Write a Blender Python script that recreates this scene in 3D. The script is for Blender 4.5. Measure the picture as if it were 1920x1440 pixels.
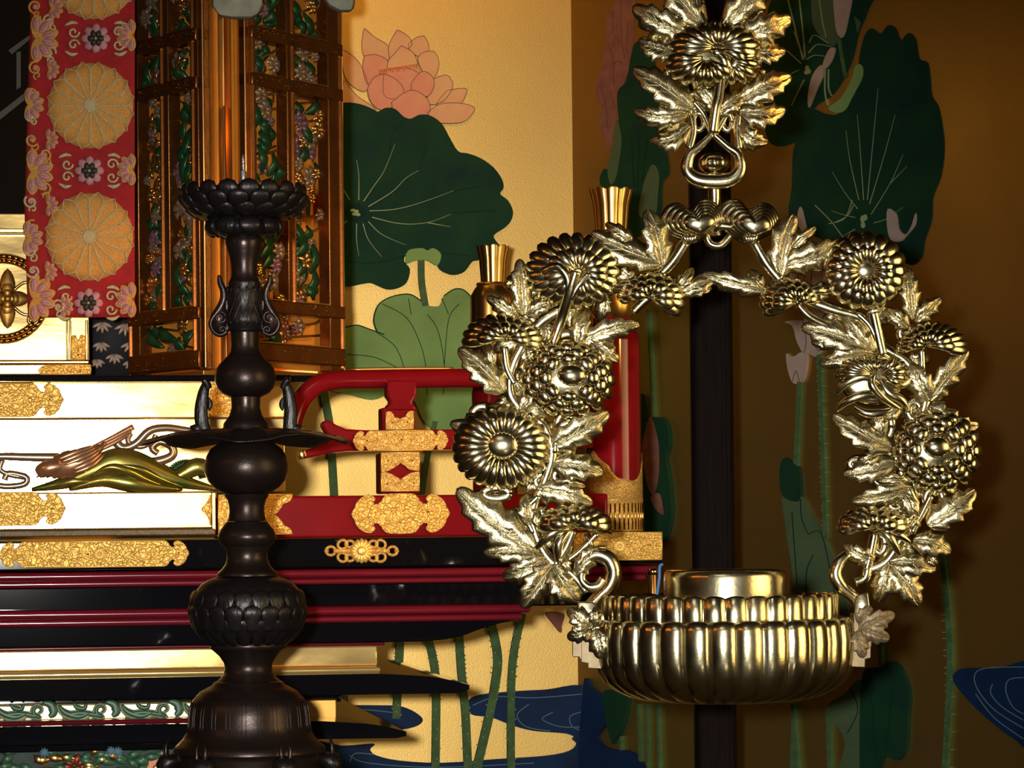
import bpy, bmesh, math, random
from mathutils import Vector, Matrix
random.seed(7)
pi = math.pi
S = bpy.context.scene
for o in list(bpy.data.objects): bpy.data.objects.remove(o)

# ------------------------------------------------------------ camera
F, CX, CY, CZ = 6000.0, 960.0, 1000.0, 1.5      # focal length in px, horizon at py 1000, eye height
ROLL = math.radians(0.6)
CR, SR = math.cos(ROLL), math.sin(ROLL)
cam = bpy.data.objects.new('camera', bpy.data.cameras.new('camera'))
S.collection.objects.link(cam); S.camera = cam
cam.data.sensor_width = 36; cam.data.lens = 36*F/1920
cam.data.shift_y = (CY-720)/1920
cam.data.clip_start = .05
cam.matrix_world = Matrix(((CR, SR, 0, 0), (0, 0, -1, 0), (-SR, CR, 0, CZ), (0, 0, 0, 1)))

# ------------------------------------------------------------ light and exposure
S.view_settings.view_transform = 'Standard'; S.view_settings.look = 'None'
S.view_settings.gamma = 1; S.view_settings.use_curve_mapping = False
S.view_settings.exposure = -0.12
W = bpy.data.worlds.new('world'); S.world = W; W.use_nodes = True
W.node_tree.nodes['Background'].inputs[0].default_value = (.75, .55, .36, 1)
W.node_tree.nodes['Background'].inputs[1].default_value = .03
def lamp(name, kind, loc, col, power, size=.05, target=None, **kw):
    l = bpy.data.lights.new(name, kind); l.energy = power; l.color = col
    if kind == 'AREA': l.size = size
    else: l.shadow_soft_size = size
    for k, v in kw.items(): setattr(l, k, v)
    o = bpy.data.objects.new(name, l); S.collection.objects.link(o); o.location = loc
    if target is not None:
        o.rotation_euler = (Vector(target)-Vector(loc)).to_track_quat('-Z', 'Y').to_euler()
    return o
lamp('camera_flash', 'SPOT', (-.065, 0, CZ+.03), (1, .97, .9), 410, .022, (-.16, 4, CZ-.10), spot_size=math.radians(34), spot_blend=1.0)
WARM = (1, .50, .16)
for p in [(-1.5, 1.5, 2.25), (-1.75, 1.9, 2.5), (-1.3, 1.2, 2.4), (-1.6, 2.2, 2.1)]:
    lamp('hall_bulb', 'POINT', p, (1, .36, .06), 2.2, .022)
lamp('altar_ceiling_lamp', 'POINT', (-.12, 4.55, 2.15), (1, .55, .12), .3, .06)
lamp('shrine_lamp', 'POINT', (-.42, 4.35, 2.2), (1, .5, .14), .12, .04)
lamp('upper_wall_fill', 'SPOT', (-.05, 4.2, 3.0), (1, .46, .07), 22, .08, (0, 5.1, 2.25), spot_size=math.radians(70), spot_blend=1.0)  # added spot without a known fixture, turns the upper back wall orange
lamp('lantern_fill_spot', 'SPOT', (1.15, 2.1, 2.25), (1, .42, .06), 95, .02, (-.33, 4.02, 1.62), spot_size=math.radians(17), spot_blend=.4)  # added from the right to warm the lantern faces, no such lamp known
lamp('lantern_fill_spot', 'SPOT', (-1.5, 2.2, 2.0), (1, .38, .06), 9, .02, (-.42, 4.02, 1.62), spot_size=math.radians(17), spot_blend=.4)
lamp('gold_fill_right', 'AREA', (2.3, 1.9, 1.7), (1, .72, .32), 6.5, 1.6, (.2, 3.0, 1.5), spread=math.radians(70))  # added area light in place of a golden surface mirrored by the brass
lamp('overhead_softbox', 'AREA', (-.4, .6, 3.15), (1, .93, .82), 5, .9, (-.2, 1.6, 0))  # added softbox that gives the curved brass broad highlights
lamp('low_fill', 'AREA', (.6, .4, .25), (1, .85, .6), 1.5, .4, (.2, 3, 1.4))  # added fill, set near the floor so the black lacquer does not mirror it

# ------------------------------------------------------------ mapping helpers
def at(px, py, d, yaw=0.0):
    """world point where the sight line of (px,py) meets the vertical plane n.p=d"""
    u = (px-CX)/F; v = (CY-py)/F
    a = u*CR+v*SR; b = -u*SR+v*CR
    t = d/(-math.sin(yaw)*a+math.cos(yaw))
    return Vector((a*t, t, CZ+b*t))
class Plane:
    def __init__(s, d, yaw=0.0):
        s.d, s.yaw = d, yaw
        s.n = Vector((-math.sin(yaw), math.cos(yaw), 0)); s.e = Vector((math.cos(yaw), math.sin(yaw), 0))
    def p(s, px, py, h=0.0, d=None):               # h: metres proud towards the viewer
        q = at(px, py, s.d if d is None else d, s.yaw)
        return q - s.n*h
    def rel(s, px, py, h):                          # h in px units, moved along the sight line
        return at(px, py, s.d-h*s.d/F, s.yaw)
def empty(name, loc):
    o = bpy.data.objects.new(name, None); S.collection.objects.link(o); o.location = loc; o.empty_display_size = .02
    return o
def tag(o, label=None, cat=None, group=None, kind=None):
    if label: o['label'] = label
    if cat: o['category'] = cat
    if group: o['group'] = group
    if kind: o['kind'] = kind
    return o
def thing(name, loc, label, cat, group=None):
    return tag(empty(name, loc), label, cat, group)
def wloc(o):
    v = Vector(o.location)
    while o.parent: o = o.parent; v += Vector(o.location)
    return v
class MB:
    def __init__(s): s.v = []; s.f = []
    def add(s, vs, fs):
        k = len(s.v); s.v += [Vector(x) for x in vs]; s.f += [tuple(i+k for i in f) for f in fs]
        return s
    def build(s, name, m, parent=None, smooth=True, bevel=0, recalc=True, auto=None):
        L = wloc(parent) if parent else Vector((0, 0, 0))
        n = len(s.v); lo = Vector((min(v.x for v in s.v), min(v.y for v in s.v), min(v.z for v in s.v)))
        hi = Vector((max(v.x for v in s.v), max(v.y for v in s.v), max(v.z for v in s.v)))
        C = Vector(((lo.x+hi.x)/2, (lo.y+hi.y)/2, lo.z))
        me = bpy.data.meshes.new(name); me.from_pydata([v-C for v in s.v], [], s.f)
        bm = bmesh.new(); bm.from_mesh(me)
        big = [f for f in bm.faces if len(f.verts) > 4]
        if big: bmesh.ops.triangulate(bm, faces=big)
        if recalc: bmesh.ops.recalc_face_normals(bm, faces=bm.faces)
        bm.to_mesh(me); bm.free()
        if smooth:
            me.polygons.foreach_set('use_smooth', [True]*len(me.polygons))
            if auto:
                try: me.set_sharp_from_angle(angle=math.radians(auto))
                except Exception: pass
        me.materials.append(m)
        o = bpy.data.objects.new(name, me); S.collection.objects.link(o); o.location = C-L
        if parent: o.parent = parent
        if bevel:
            b = o.modifiers.new('bevel', 'BEVEL'); b.width = bevel; b.segments = 2; b.limit_method = 'ANGLE'; b.angle_limit = math.radians(35)
        return o
def catmull(pts, closed=True, k=5):
    out = []; n = len(pts)
    rng = range(n if closed else n-1)
    for i in rng:
        g = lambda j: Vector(pts[j % n]) if closed else Vector(pts[max(0, min(n-1, j))])
        p0, p1, p2, p3 = g(i-1), g(i), g(i+1), g(i+2)
        for q in range(k):
            t = q/k
            out.append(.5*((2*p1)+(p2-p0)*t+(2*p0-5*p1+4*p2-p3)*t*t+(3*p1-p0-3*p2+p3)*t**3))
    if not closed: out.append(Vector(pts[-1]))
    return out
def prism(mb, front, back):
    n = len(front); mb.add(list(front)+list(back), [tuple(range(n)), tuple(range(2*n-1, n-1, -1))]+[(i, n+i, n+(i+1) % n, (i+1) % n) for i in range(n)])
    return mb
def slab(P, pts, h0, h1, mb=None):
    """outline in px on plane P, from h0 (back) to h1 (front) metres proud of it"""
    mb = mb or MB()
    A = [P.p(x, y, h1) for x, y in pts]; n = P.n
    B = [a+n*(h1-h0) for a in A]
    return prism(mb, A, B)
def pbox(P, x0, x1, y0, y1, d, depth, mb=None, ref=None):
    """upright box whose front lies on plane d of P; levels taken at px=ref (default x1)"""
    mb = mb or MB(); ref = x1 if ref is None else ref
    ym = (y0+y1)/2
    u0 = P.p(x0, ym, d=d).dot(P.e); u1 = P.p(x1, ym, d=d).dot(P.e)
    zt = P.p(ref, y0, d=d).z; zb = P.p(ref, y1, d=d).z
    w = lambda u, z, q: P.e*u+P.n*q+Vector((0, 0, z))
    A = [w(u0, zb, d), w(u1, zb, d), w(u1, zt, d), w(u0, zt, d)]
    B = [a+P.n*depth for a in A]
    return prism(mb, A, B)
def sweep(mb, C, SD, UP, w, h, n=10, flat=1.0, cap=True):
    """closed section along C: SD side vectors, UP up vectors, half widths, half heights"""
    k0 = len(mb.v); m = len(C); vs = []; fs = []
    for i in range(m):
        for j in range(n):
            a = 2*pi*j/n; c, s_ = math.cos(a), math.sin(a)
            if s_ < 0: s_ *= flat
            vs.append(C[i]+SD[i]*(w[i]*c)+UP[i]*(h[i]*s_))
    for i in range(m-1):
        for j in range(n):
            a = i*n+j; b = i*n+(j+1) % n
            fs.append((a, b, b+n, a+n))
    if cap: fs += [tuple(range(n-1, -1, -1)), tuple((m-1)*n+j for j in range(n))]
    mb.add(vs, fs); return mb
def rsweep(mb, P, pts, w, h, n=10, flat=.6, k=4, smooth=True):
    """sweep in relief coordinates: pts (px,py,h px); w,h functions or lists over t in 0..1 (px)"""
    q = catmull([Vector(p) for p in pts], False, k) if smooth and len(pts) > 2 else [Vector(p) for p in pts]
    m = len(q); sc = P.d/F
    wf = w if callable(w) else (lambda t: w); hf = h if callable(h) else (lambda t: h)
    C = []; SD = []; UP = []; ww = []; hh = []
    for i, p in enumerate(q):
        t = i/(m-1); a = q[max(0, i-1)]; b = q[min(m-1, i+1)]
        c0 = P.rel(*p); cd = (P.rel(*b)-P.rel(*a))
        T = cd.normalized(); N = -P.n
        sd = T.cross(N)
        if sd.length < 1e-4: sd = P.e.copy()
        sd.normalize(); up = sd.cross(T)
        if up.dot(N) < 0: up = -up
        C.append(c0); SD.append(sd); UP.append(up); ww.append(max(.01, wf(t))*sc); hh.append(max(.01, hf(t))*sc)
    return sweep(mb, C, SD, UP, ww, hh, n, flat)
def revolve(mb, ctr, prof, n=64, rf=None, zf=None):
    """prof: list of (radius, z) metres about the vertical through ctr"""
    m = len(prof); vs = []; fs = []
    for i, (r, z) in enumerate(prof):
        for j in range(n):
            a = 2*pi*j/n
            rr = r*(rf(a, i) if rf else 1); zz = z+(zf(a, i) if zf else 0)
            vs.append(Vector((ctr.x+rr*math.cos(a), ctr.y+rr*math.sin(a), zz)))
    for i in range(m-1):
        for j in range(n):
            a = i*n+j; b = i*n+(j+1) % n
            fs.append((a, b, b+n, a+n))
    fs += [tuple(range(n)), tuple((m-1)*n+j for j in range(n))]
    mb.add(vs, fs); return mb
def puff(mb, P, pts, ctr, H, h0, rings=6, back=2, pw=.5):
    """domed relief piece from an outline (px) about ctr"""
    n = len(pts); vs = []; fs = []
    for r in range(rings):
        s = 1-r/rings
        for x, y in pts:
            vs.append(P.rel(ctr[0]+(x-ctr[0])*s, ctr[1]+(y-ctr[1])*s, h0+H*(max(0, 1-s*s))**pw))
    vs.append(P.rel(ctr[0], ctr[1], h0+H)); c = len(vs)-1
    for r in range(rings-1):
        for j in range(n):
            a = r*n+j; b = r*n+(j+1) % n; fs.append((a, b, b+n, a+n))
    a0 = (rings-1)*n
    fs += [(a0+j, a0+(j+1) % n, c) for j in range(n)]
    k = len(vs)
    for x, y in pts: vs.append(P.rel(x, y, h0-back))
    fs += [(j, (j+1) % n, k+(j+1) % n, k+j) for j in range(n)] + [tuple(range(k, k+n))]
    mb.add(vs, fs); return mb
def ell(cx, cy, rx, ry, n=24, a0=0): return [(cx+rx*math.cos(a0+2*pi*i/n), cy+ry*math.sin(a0+2*pi*i/n)) for i in range(n)]

# ------------------------------------------------------------ materials
def mat(name, col, metal=0, rough=.5, var=0, vscale=30, col2=None, bump=0, bscale=200, rvar=0, coat=0, spec=None, stretch=None):
    m = bpy.data.materials.new(name); m.use_nodes = True
    T = m.node_tree; N = T.nodes; L = T.links; B = N['Principled BSDF']
    B.inputs['Base Color'].default_value = (*col, 1); B.inputs['Metallic'].default_value = metal
    B.inputs['Roughness'].default_value = rough; B.inputs['Coat Weight'].default_value = coat
    B.inputs['Coat Roughness'].default_value = .06
    if spec is not None: B.inputs['Specular IOR Level'].default_value = spec
    tc = N.new('ShaderNodeTexCoord'); mp = N.new('ShaderNodeMapping'); L.new(tc.outputs['Object'], mp.inputs[0])
    if stretch: mp.inputs['Scale'].default_value = stretch
    if var or rvar:
        nz = N.new('ShaderNodeTexNoise'); nz.inputs['Scale'].default_value = vscale; nz.inputs['Detail'].default_value = 6
        L.new(mp.outputs[0], nz.inputs['Vector'])
        if var:
            rp = N.new('ShaderNodeMapRange'); rp.inputs[1].default_value = .3; rp.inputs[2].default_value = .7
            L.new(nz.outputs[0], rp.inputs[0])
            mx = N.new('ShaderNodeMix'); mx.data_type = 'RGBA'
            c2 = col2 or tuple(c*(1-var) for c in col)
            mx.inputs[6].default_value = (*col, 1); mx.inputs[7].default_value = (*c2, 1)
            L.new(rp.outputs[0], mx.inputs[0]); L.new(mx.outputs[2], B.inputs['Base Color'])
        if rvar:
            rr = N.new('ShaderNodeMapRange'); rr.inputs[3].default_value = max(.02, rough-rvar); rr.inputs[4].default_value = rough+rvar
            rr.inputs[1].default_value = .3; rr.inputs[2].default_value = .7
            L.new(nz.outputs[0], rr.inputs[0]); L.new(rr.outputs[0], B.inputs['Roughness'])
    if bump:
        nb = N.new('ShaderNodeTexNoise'); nb.inputs['Scale'].default_value = bscale; nb.inputs['Detail'].default_value = 4
        L.new(mp.outputs[0], nb.inputs['Vector'])
        bp = N.new('ShaderNodeBump'); bp.inputs['Strength'].default_value = bump; bp.inputs['Distance'].default_value = .001
        L.new(nb.outputs[0], bp.inputs['Height']); L.new(bp.outputs[0], B.inputs['Normal'])
    return m
def engraved(name, col, dark, rough=.35, scale=90, dist=.0012):
    """gilt metal with a fine engraved arabesque"""
    m = mat(name, col, .62, rough); T = m.node_tree; N = T.nodes; L = T.links; B = N['Principled BSDF']
    tc = N.new('ShaderNodeTexCoord')
    wn = N.new('ShaderNodeTexNoise'); wn.inputs['Scale'].default_value = scale*.55; wn.inputs['Detail'].default_value = 1
    L.new(tc.outputs['Object'], wn.inputs['Vector'])
    mx = N.new('ShaderNodeVectorMath'); mx.operation = 'MULTIPLY_ADD'; mx.inputs[1].default_value = (.02, .02, .02)
    L.new(wn.outputs['Color'], mx.inputs[0]); L.new(tc.outputs['Object'], mx.inputs[2])
    vo = N.new('ShaderNodeTexVoronoi'); vo.feature = 'DISTANCE_TO_EDGE'; vo.inputs['Scale'].default_value = scale
    L.new(mx.outputs[0], vo.inputs['Vector'])
    wv = N.new('ShaderNodeTexWave'); wv.wave_type = 'RINGS'; wv.inputs['Scale'].default_value = scale*.9; wv.inputs['Distortion'].default_value = 9
    wv.inputs['Detail Scale'].default_value = 3
    L.new(mx.outputs[0], wv.inputs['Vector'])
    r1 = N.new('ShaderNodeMapRange'); r1.inputs[1].default_value = .0; r1.inputs[2].default_value = .12; L.new(vo.outputs['Distance'], r1.inputs[0])
    mu = N.new('ShaderNodeMath'); mu.operation = 'MULTIPLY'; L.new(r1.outputs[0], mu.inputs[0])
    r2 = N.new('ShaderNodeMapRange'); r2.inputs[1].default_value = .1; r2.inputs[2].default_value = .5; r2.inputs[3].default_value = .45; L.new(wv.outputs[0], r2.inputs[0])
    L.new(r2.outputs[0], mu.inputs[1])
    cm = N.new('ShaderNodeMix'); cm.data_type = 'RGBA'; cm.inputs[6].default_value = (*dark, 1); cm.inputs[7].default_value = (*col, 1)  # groove shade mixed into the base colour as a darker gilt
    L.new(mu.outputs[0], cm.inputs[0]); L.new(cm.outputs[2], B.inputs['Base Color'])
    bp = N.new('ShaderNodeBump'); bp.inputs['Strength'].default_value = .8; bp.inputs['Distance'].default_value = dist
    L.new(mu.outputs[0], bp.inputs['Height']); L.new(bp.outputs[0], B.inputs['Normal'])
    return m
M = {}
M['brass'] = mat('polished_brass', (.76, .68, .40), 1, .21, var=.18, vscale=45, rvar=.06, bump=.1, bscale=420, col2=(.60, .52, .35))
M['brass_leaf'] = mat('chased_brass', (.52, .45, .26), 1, .30, var=.2, vscale=60, rvar=.05, bump=.35, bscale=650)
M['brass_bowl'] = mat('bowl_brass', (.76, .67, .41), 1, .22, var=.2, vscale=25, rvar=.06, bump=.1, bscale=300)
M['brass_dull'] = mat('dull_brass', (.30, .23, .14), .85, .55, var=.3, vscale=60, bump=.3, bscale=500)  # darker and rougher than the other brasses
M['bronze'] = mat('dark_bronze', (.036, .023, .020), .7, .33, var=.35, vscale=35, bump=.15, bscale=350, rvar=.06)
M['bronze_dark'] = mat('blackened_bronze', (.020, .017, .018), .6, .34, var=.3, vscale=60, bump=.6, bscale=420, stretch=(1, 1, .22))
M['iron'] = mat('silvery_spike', (.6, .6, .62), .9, .35, var=.6, vscale=200, bump=1, bscale=500)
M['gold_leaf'] = mat('gold_leaf_panel', (.92, .66, .26), .70, .15, var=.12, vscale=9, rvar=.05, bump=.15, bscale=22, col2=(.84, .56, .18), stretch=(1, 1, 3))
M['gold_shiny'] = mat('burnished_gold', (.95, .62, .20), 1, .16, var=.1, vscale=20)
M['gold_soft'] = mat('soft_gold', (.90, .55, .16), 1, .30)
M['gold_plate'] = mat('gilt_wood', (.55, .30, .07), .9, .42, var=.25, vscale=14)
M['gilt_brown'] = mat('old_gilt_frame', (.20, .07, .014), .75, .26, var=.35, vscale=40, bump=.2, bscale=300)
M['gilt_edge'] = mat('gilt_edge', (.95, .55, .22), 1, .25, var=.2, vscale=40)
M['fitting'] = engraved('engraved_gilt', (.90, .54, .12), (.50, .27, .05), rough=.5, scale=170, dist=.0005)
M['fitting_fine'] = engraved('fine_engraved_gilt', (.86, .52, .13), (.50, .27, .06), rough=.5, scale=230, dist=.0004)
M['raised'] = mat('raised_gilt', (1, .66, .19), .6, .42)
M['red'] = mat('red_lacquer', (.22, .006, .010), 0, .10, var=.25, vscale=15)
M['red_dark'] = mat('dark_red_lacquer', (.15, .008, .018), 0, .14, var=.2, vscale=15)
M['black'] = mat('black_lacquer', (.004, .004, .006), 0, .035)
M['mat_weave'] = mat('dark_woven_strip', (.16, .11, .05), .2, .5, var=.5, vscale=260, bump=.5, bscale=600)
M['wood_dark'] = mat('dark_wood', (.010, .005, .004), 0, .7, var=.6, vscale=30, stretch=(14, 14, .6), bump=.3, bscale=60, spec=.08)
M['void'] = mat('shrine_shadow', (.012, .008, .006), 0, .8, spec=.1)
M['void_frame'] = mat('dim_grey_wood', (.08, .075, .055), 0, .55, var=.3)
M['wall_gold'] = mat('gold_painted_wall', (.74, .49, .15), .96, .44, var=.12, vscale=5, bump=.2, bscale=500, rvar=.02)
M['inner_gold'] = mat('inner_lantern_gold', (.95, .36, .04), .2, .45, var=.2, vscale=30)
M['floor'] = mat('tatami_floor', (.22, .17, .08), 0, .6, var=.3, vscale=40)
M['ceiling'] = mat('dark_ceiling', (.05, .03, .018), 0, .6, var=.3)
M['hallwall'] = mat('hall_dark_boards', (.04, .022, .012), 0, .7, var=.2, vscale=4)
M['leaf_dark'] = mat('paint_dark_green', (.014, .062, .024), 0, .7, var=.5, vscale=14, col2=(.007, .036, .028))
M['leaf_light'] = mat('paint_sage_green', (.27, .46, .15), 0, .75, var=.3, vscale=12)
M['leaf_sage'] = mat('paint_grey_green', (.10, .155, .075), 0, .75, var=.3, vscale=12)
M['stem'] = mat('paint_stem_green', (.10, .19, .075), 0, .7, var=.4, vscale=60)
M['vein'] = mat('paint_pale_vein', (.36, .44, .22), 0, .7)
M['vein_dark'] = mat('paint_dark_vein', (.006, .035, .022), 0, .7)
M['line'] = mat('paint_brown_line', (.10, .07, .04), 0, .7)
M['pink'] = mat('paint_pink_petal', (.86, .40, .26), 0, .7, var=.4, vscale=26, col2=(.88, .60, .26))
M['pink_deep'] = mat('paint_rose_petal', (.84, .28, .24), 0, .7, var=.4, vscale=22, col2=(.86, .46, .24))
M['pink_dull'] = mat('paint_mauve_petal', (.30, .13, .10), 0, .7, var=.35, vscale=50)
M['petal_white'] = mat('paint_pale_petal', (.52, .40, .34), 0, .7, var=.2, vscale=30)
M['orange_dot'] = mat('paint_orange', (.75, .22, .05), 0, .7)
M['blue'] = mat('paint_deep_blue', (.010, .035, .115), 0, .6, var=.5, vscale=8, col2=(.006, .018, .05))
M['blue_line'] = mat('paint_pale_blue', (.12, .22, .30), 0, .6)
M['cloth_red'] = mat('red_brocade', (.36, .004, .009), 0, .8, var=.3, vscale=90, bump=.8, bscale=900)
M['thread_gold'] = mat('gold_thread', (.86, .47, .13), .6, .38, var=.5, vscale=500, bump=1.0, bscale=1600, col2=(.62, .30, .07))
M['thread_bright'] = mat('bright_gold_thread', (1, .86, .50), .35, .30, var=.5, vscale=800, bump=1.5, bscale=1500)
M['thread_pink'] = mat('mauve_thread', (.48, .22, .26), .0, .6, var=.3, vscale=200)
M['thread_black'] = mat('black_thread', (.03, .025, .02), .2, .6)
M['brocade_dark'] = mat('dark_brocade', (.018, .016, .020), .1, .7, bump=.6, bscale=900)
M['thread_tan'] = mat('tan_thread', (.30, .20, .14), .4, .5, var=.5, vscale=300)
M['c_green'] = mat('carved_green', (.018, .085, .03), .35, .32, var=.5, vscale=50)
M['c_white'] = mat('carved_pearl', (.30, .20, .13), .45, .25, var=.4, vscale=60)
M['c_mauve'] = mat('carved_mauve', (.24, .12, .16), .35, .28, var=.4, vscale=60)
M['c_gold'] = mat('carved_gold', (.80, .45, .14), .95, .28, var=.3, vscale=60)
M['c_bird'] = mat('carved_bird_gilt', (.52, .27, .12), .7, .28, var=.4, vscale=60, col2=(.30, .16, .12))
M['c_olive'] = mat('carved_olive_gilt', (.32, .25, .05), .8, .25, var=.7, vscale=24, col2=(.10, .14, .03))
M['c_blue'] = mat('carved_blue_grey', (.22, .20, .17), .7, .28, var=.6, vscale=28, col2=(.34, .19, .09))
M['scroll_green'] = mat('scroll_green', (.035, .125, .062), 0, .4, var=.4, vscale=40)
M['scroll_rim'] = mat('scroll_rim', (.36, .38, .22), .2, .4)
M['cream'] = mat('cream_gold', (.95, .75, .38), .6, .35)
M['carve_red'] = mat('carved_red_flower', (.25, .035, .02), .3, .35, var=.5, vscale=60)
M['carve_teal'] = mat('carved_teal_ground', (.008, .045, .032), 0, .6, var=.6, vscale=40, bump=.6, bscale=200)
M['pewter'] = mat('grey_metal', (.20, .20, .15), .6, .45, var=.4, vscale=60)
M['cord'] = mat('blue_cord', (.05, .17, .42), 0, .6)
M['amber'] = mat('amber_metal', (.35, .16, .05), .9, .2)

for m_ in M.values():
    if m_.name.startswith('paint_'): m_.node_tree.nodes['Principled BSDF'].inputs['Specular IOR Level'].default_value = .12
# ------------------------------------------------------------ room
YA = math.radians(8.6)
A = Plane(3.70, YA)                       # altar frame
WB = Plane(5.10, YA)                      # back wall
corner = WB.p(1078, 720)
YR = math.radians(-50)
WR = Plane(corner.dot(Vector((-math.sin(YR), math.cos(YR), 0))), YR)
def wall(name, P, p0, length, z0=0.0, z1=3.2, th=.08, m='wall_gold', sign=1):
    a = Vector((p0.x, p0.y, z0)); e = P.e*length*sign
    mb = MB(); prism(mb, [a, a+e, a+e+Vector((0, 0, z1-z0)), a+Vector((0, 0, z1-z0))], [q+P.n*th for q in (a, a+e, a+e+Vector((0, 0, z1-z0)), a+Vector((0, 0, z1-z0)))])
    return tag(mb.build(name, M[m], smooth=False), kind='structure')
wb = wall('wall_back', WB, corner, 3.4, sign=-1)
wr = wall('wall_right', WR, corner, 2.6)
def box(x0, x1, y0, y1, z0, z1, mb=None):
    mb = mb or MB()
    return prism(mb, [Vector(p) for p in ((x0, y0, z0), (x1, y0, z0), (x1, y0, z1), (x0, y0, z1))], [Vector(p) for p in ((x0, y1, z0), (x1, y1, z0), (x1, y1, z1), (x0, y1, z1))])
tag(box(-3.2, 3.2, -5, 5.6, -.06, 0).build('floor', M['floor'], smooth=False), kind='structure')
tag(box(-3.2, 3.2, -5, 5.6, 3.2, 3.28).build('ceiling', M['ceiling'], smooth=False), kind='structure')
tag(box(-3.28, -3.2, -5, 5.6, 0, 3.2).build('wall_left', M['hallwall'], smooth=False), kind='structure')

# ---- mural on both walls: thin layers of paint
layer = {id(wb): 0, id(wr): 0}
def paint(wallobj, P, name, pts, m, smooth=True, k=5, label=None):
    layer[id(wallobj)] += 1
    h = .0004+.00016*layer[id(wallobj)]
    q = catmull([Vector((x, y, 0)) for x, y in pts], True, k) if smooth else [Vector((x, y, 0)) for x, y in pts]
    mb = slab(P, [(v.x, v.y) for v in q], 0.0002, h)
    o = mb.build(name, M[m], wallobj, smooth=False)
    if label: o['label'] = label
    return o
def stroke(wallobj, P, name, paths, m, w=1.2, taper=False):
    """thin painted lines, all strokes of one kind in one piece"""
    layer[id(wallobj)] += 1
    h = .0006+.00016*layer[id(wallobj)]
    mb = MB()
    for path in paths:
        q = catmull([Vector((x, y, 0)) for x, y in path], False, 5) if len(path) > 2 else [Vector((x, y, 0)) for x, y in path]
        L = []; R = []
        for i, p in enumerate(q):
            t = (q[min(len(q)-1, i+1)]-q[max(0, i-1)]).normalized(); nn = Vector((-t.y, t.x, 0))
            ww = w*(1-.7*i/(len(q)-1)) if taper else w
            L.append(p+nn*ww/2); R.append(p-nn*ww/2)
        for i in range(len(q)-1):
            fr = [P.p(v.x, v.y, h) for v in (L[i], L[i+1], R[i+1], R[i])]
            prism(mb, fr, [a+P.n*(h-.0002) for a in fr])
    return mb.build(name, M[m], wallobj, smooth=False)
B_ = (wb, WB); R_ = (wr, WR)
# back wall, lotus blossom
for nm, c, pts in [
    ('painted_petal', 'pink', [(645, 150), (668, 178), (705, 205), (690, 212), (640, 196)]),
    ('painted_petal', 'pink', [(683, 53), (703, 70), (727, 86), (730, 112), (700, 114), (682, 105), (678, 80)]),
    ('painted_petal', 'pink', [(795, 67), (804, 85), (802, 102), (785, 107), (765, 88), (778, 72)]),
    ('painted_petal', 'pink', [(745, 56), (765, 68), (772, 84), (755, 100), (735, 120), (728, 92), (735, 72)]),
    ('painted_petal', 'pink', [(640, 92), (665, 108), (680, 130), (690, 160), (683, 172), (662, 163), (645, 140)]),
    ('painted_petal', 'pink_deep', [(683, 105), (705, 103), (727, 115), (730, 140), (700, 152), (688, 157), (680, 130)]),
    ('painted_petal', 'pink', [(812, 96), (821, 108), (822, 128), (812, 148), (797, 142), (783, 112), (795, 98)]),
    ('painted_petal', 'pink', [(752, 86), (775, 100), (784, 125), (784, 142), (735, 150), (726, 120), (740, 100)]),
    ('painted_petal', 'pink', [(838, 170), (872, 166), (873, 178), (862, 196), (838, 200), (818, 196)]),
    ('painted_petal', 'pink', [(810, 150), (835, 141), (848, 155), (845, 172), (830, 190), (808, 197), (800, 185)]),
    ('painted_petal', 'pink_deep', [(720, 132), (760, 128), (785, 140), (782, 175), (755, 185), (720, 180)]),
    ('painted_petal', 'pink_deep', [(688, 168), (700, 147), (722, 140), (748, 155), (757, 177), (742, 197), (715, 207), (695, 192)]),
    ('painted_petal', 'pink_deep', [(771, 155), (790, 135), (808, 142), (814, 160), (803, 180), (785, 180), (771, 170)]),
    ('painted_petal', 'pink', [(800, 212), (825, 196), (860, 194), (885, 200), (888, 209), (870, 228), (840, 232), (812, 228)]),
    ('painted_petal', 'pink_deep', [(733, 193), (755, 176), (775, 170), (797, 182), (806, 200), (802, 215), (780, 225), (755, 220), (738, 207)])]:
    paint(*B_, nm, pts, c)
    stroke(*B_, 'petal_outline', [pts+[pts[0]]], 'line', .9)
stroke(*B_, 'painted_stamens', [[(x, 137-.16*(x-712)+3*math.sin(x)), (x+1, 131-.16*(x-712))] for x in range(712, 782, 4)], 'orange_dot', 2.4)
LD = [(560, 230), (600, 200), (645, 193), (675, 196), (700, 206), (708, 210), (722, 203), (740, 205), (757, 220), (770, 223), (785, 216), (805, 217), (827, 232), (842, 258), (858, 284), (875, 288), (900, 297), (925, 315), (941, 338), (943, 354), (937, 364), (952, 377), (961, 397), (957, 415), (945, 428), (925, 442), (931, 455), (935, 465), (900, 487), (885, 491), (870, 510), (850, 516), (830, 510), (820, 500), (818, 485), (795, 470), (765, 472), (757, 490), (768, 505), (762, 530), (745, 541), (725, 543), (705, 535), (690, 531), (645, 538), (590, 530), (555, 400)]
paint(*B_, 'painted_lotus_leaf', LD, 'leaf_dark', k=3, label='big dark green lotus leaf with pale radiating veins')
c0 = (665, 398)
vn = [[(672, 376), (672, 330), (668, 300)], [(681, 378), (700, 350), (720, 320), (740, 270)], [(690, 388), (735, 360), (760, 335), (785, 320)], [(692, 396), (740, 393), (790, 380), (850, 358)], [(697, 408), (750, 420), (800, 418), (845, 402)], [(800, 418), (845, 426)], [(690, 416), (715, 440), (760, 460)], [(680, 420), (690, 450), (715, 482)], [(668, 420), (668, 450), (672, 480)], [(650, 415), (630, 430)], [(655, 375), (640, 350)]]
stroke(*B_, 'painted_veins', vn, 'vein', 1.8, True)
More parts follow.
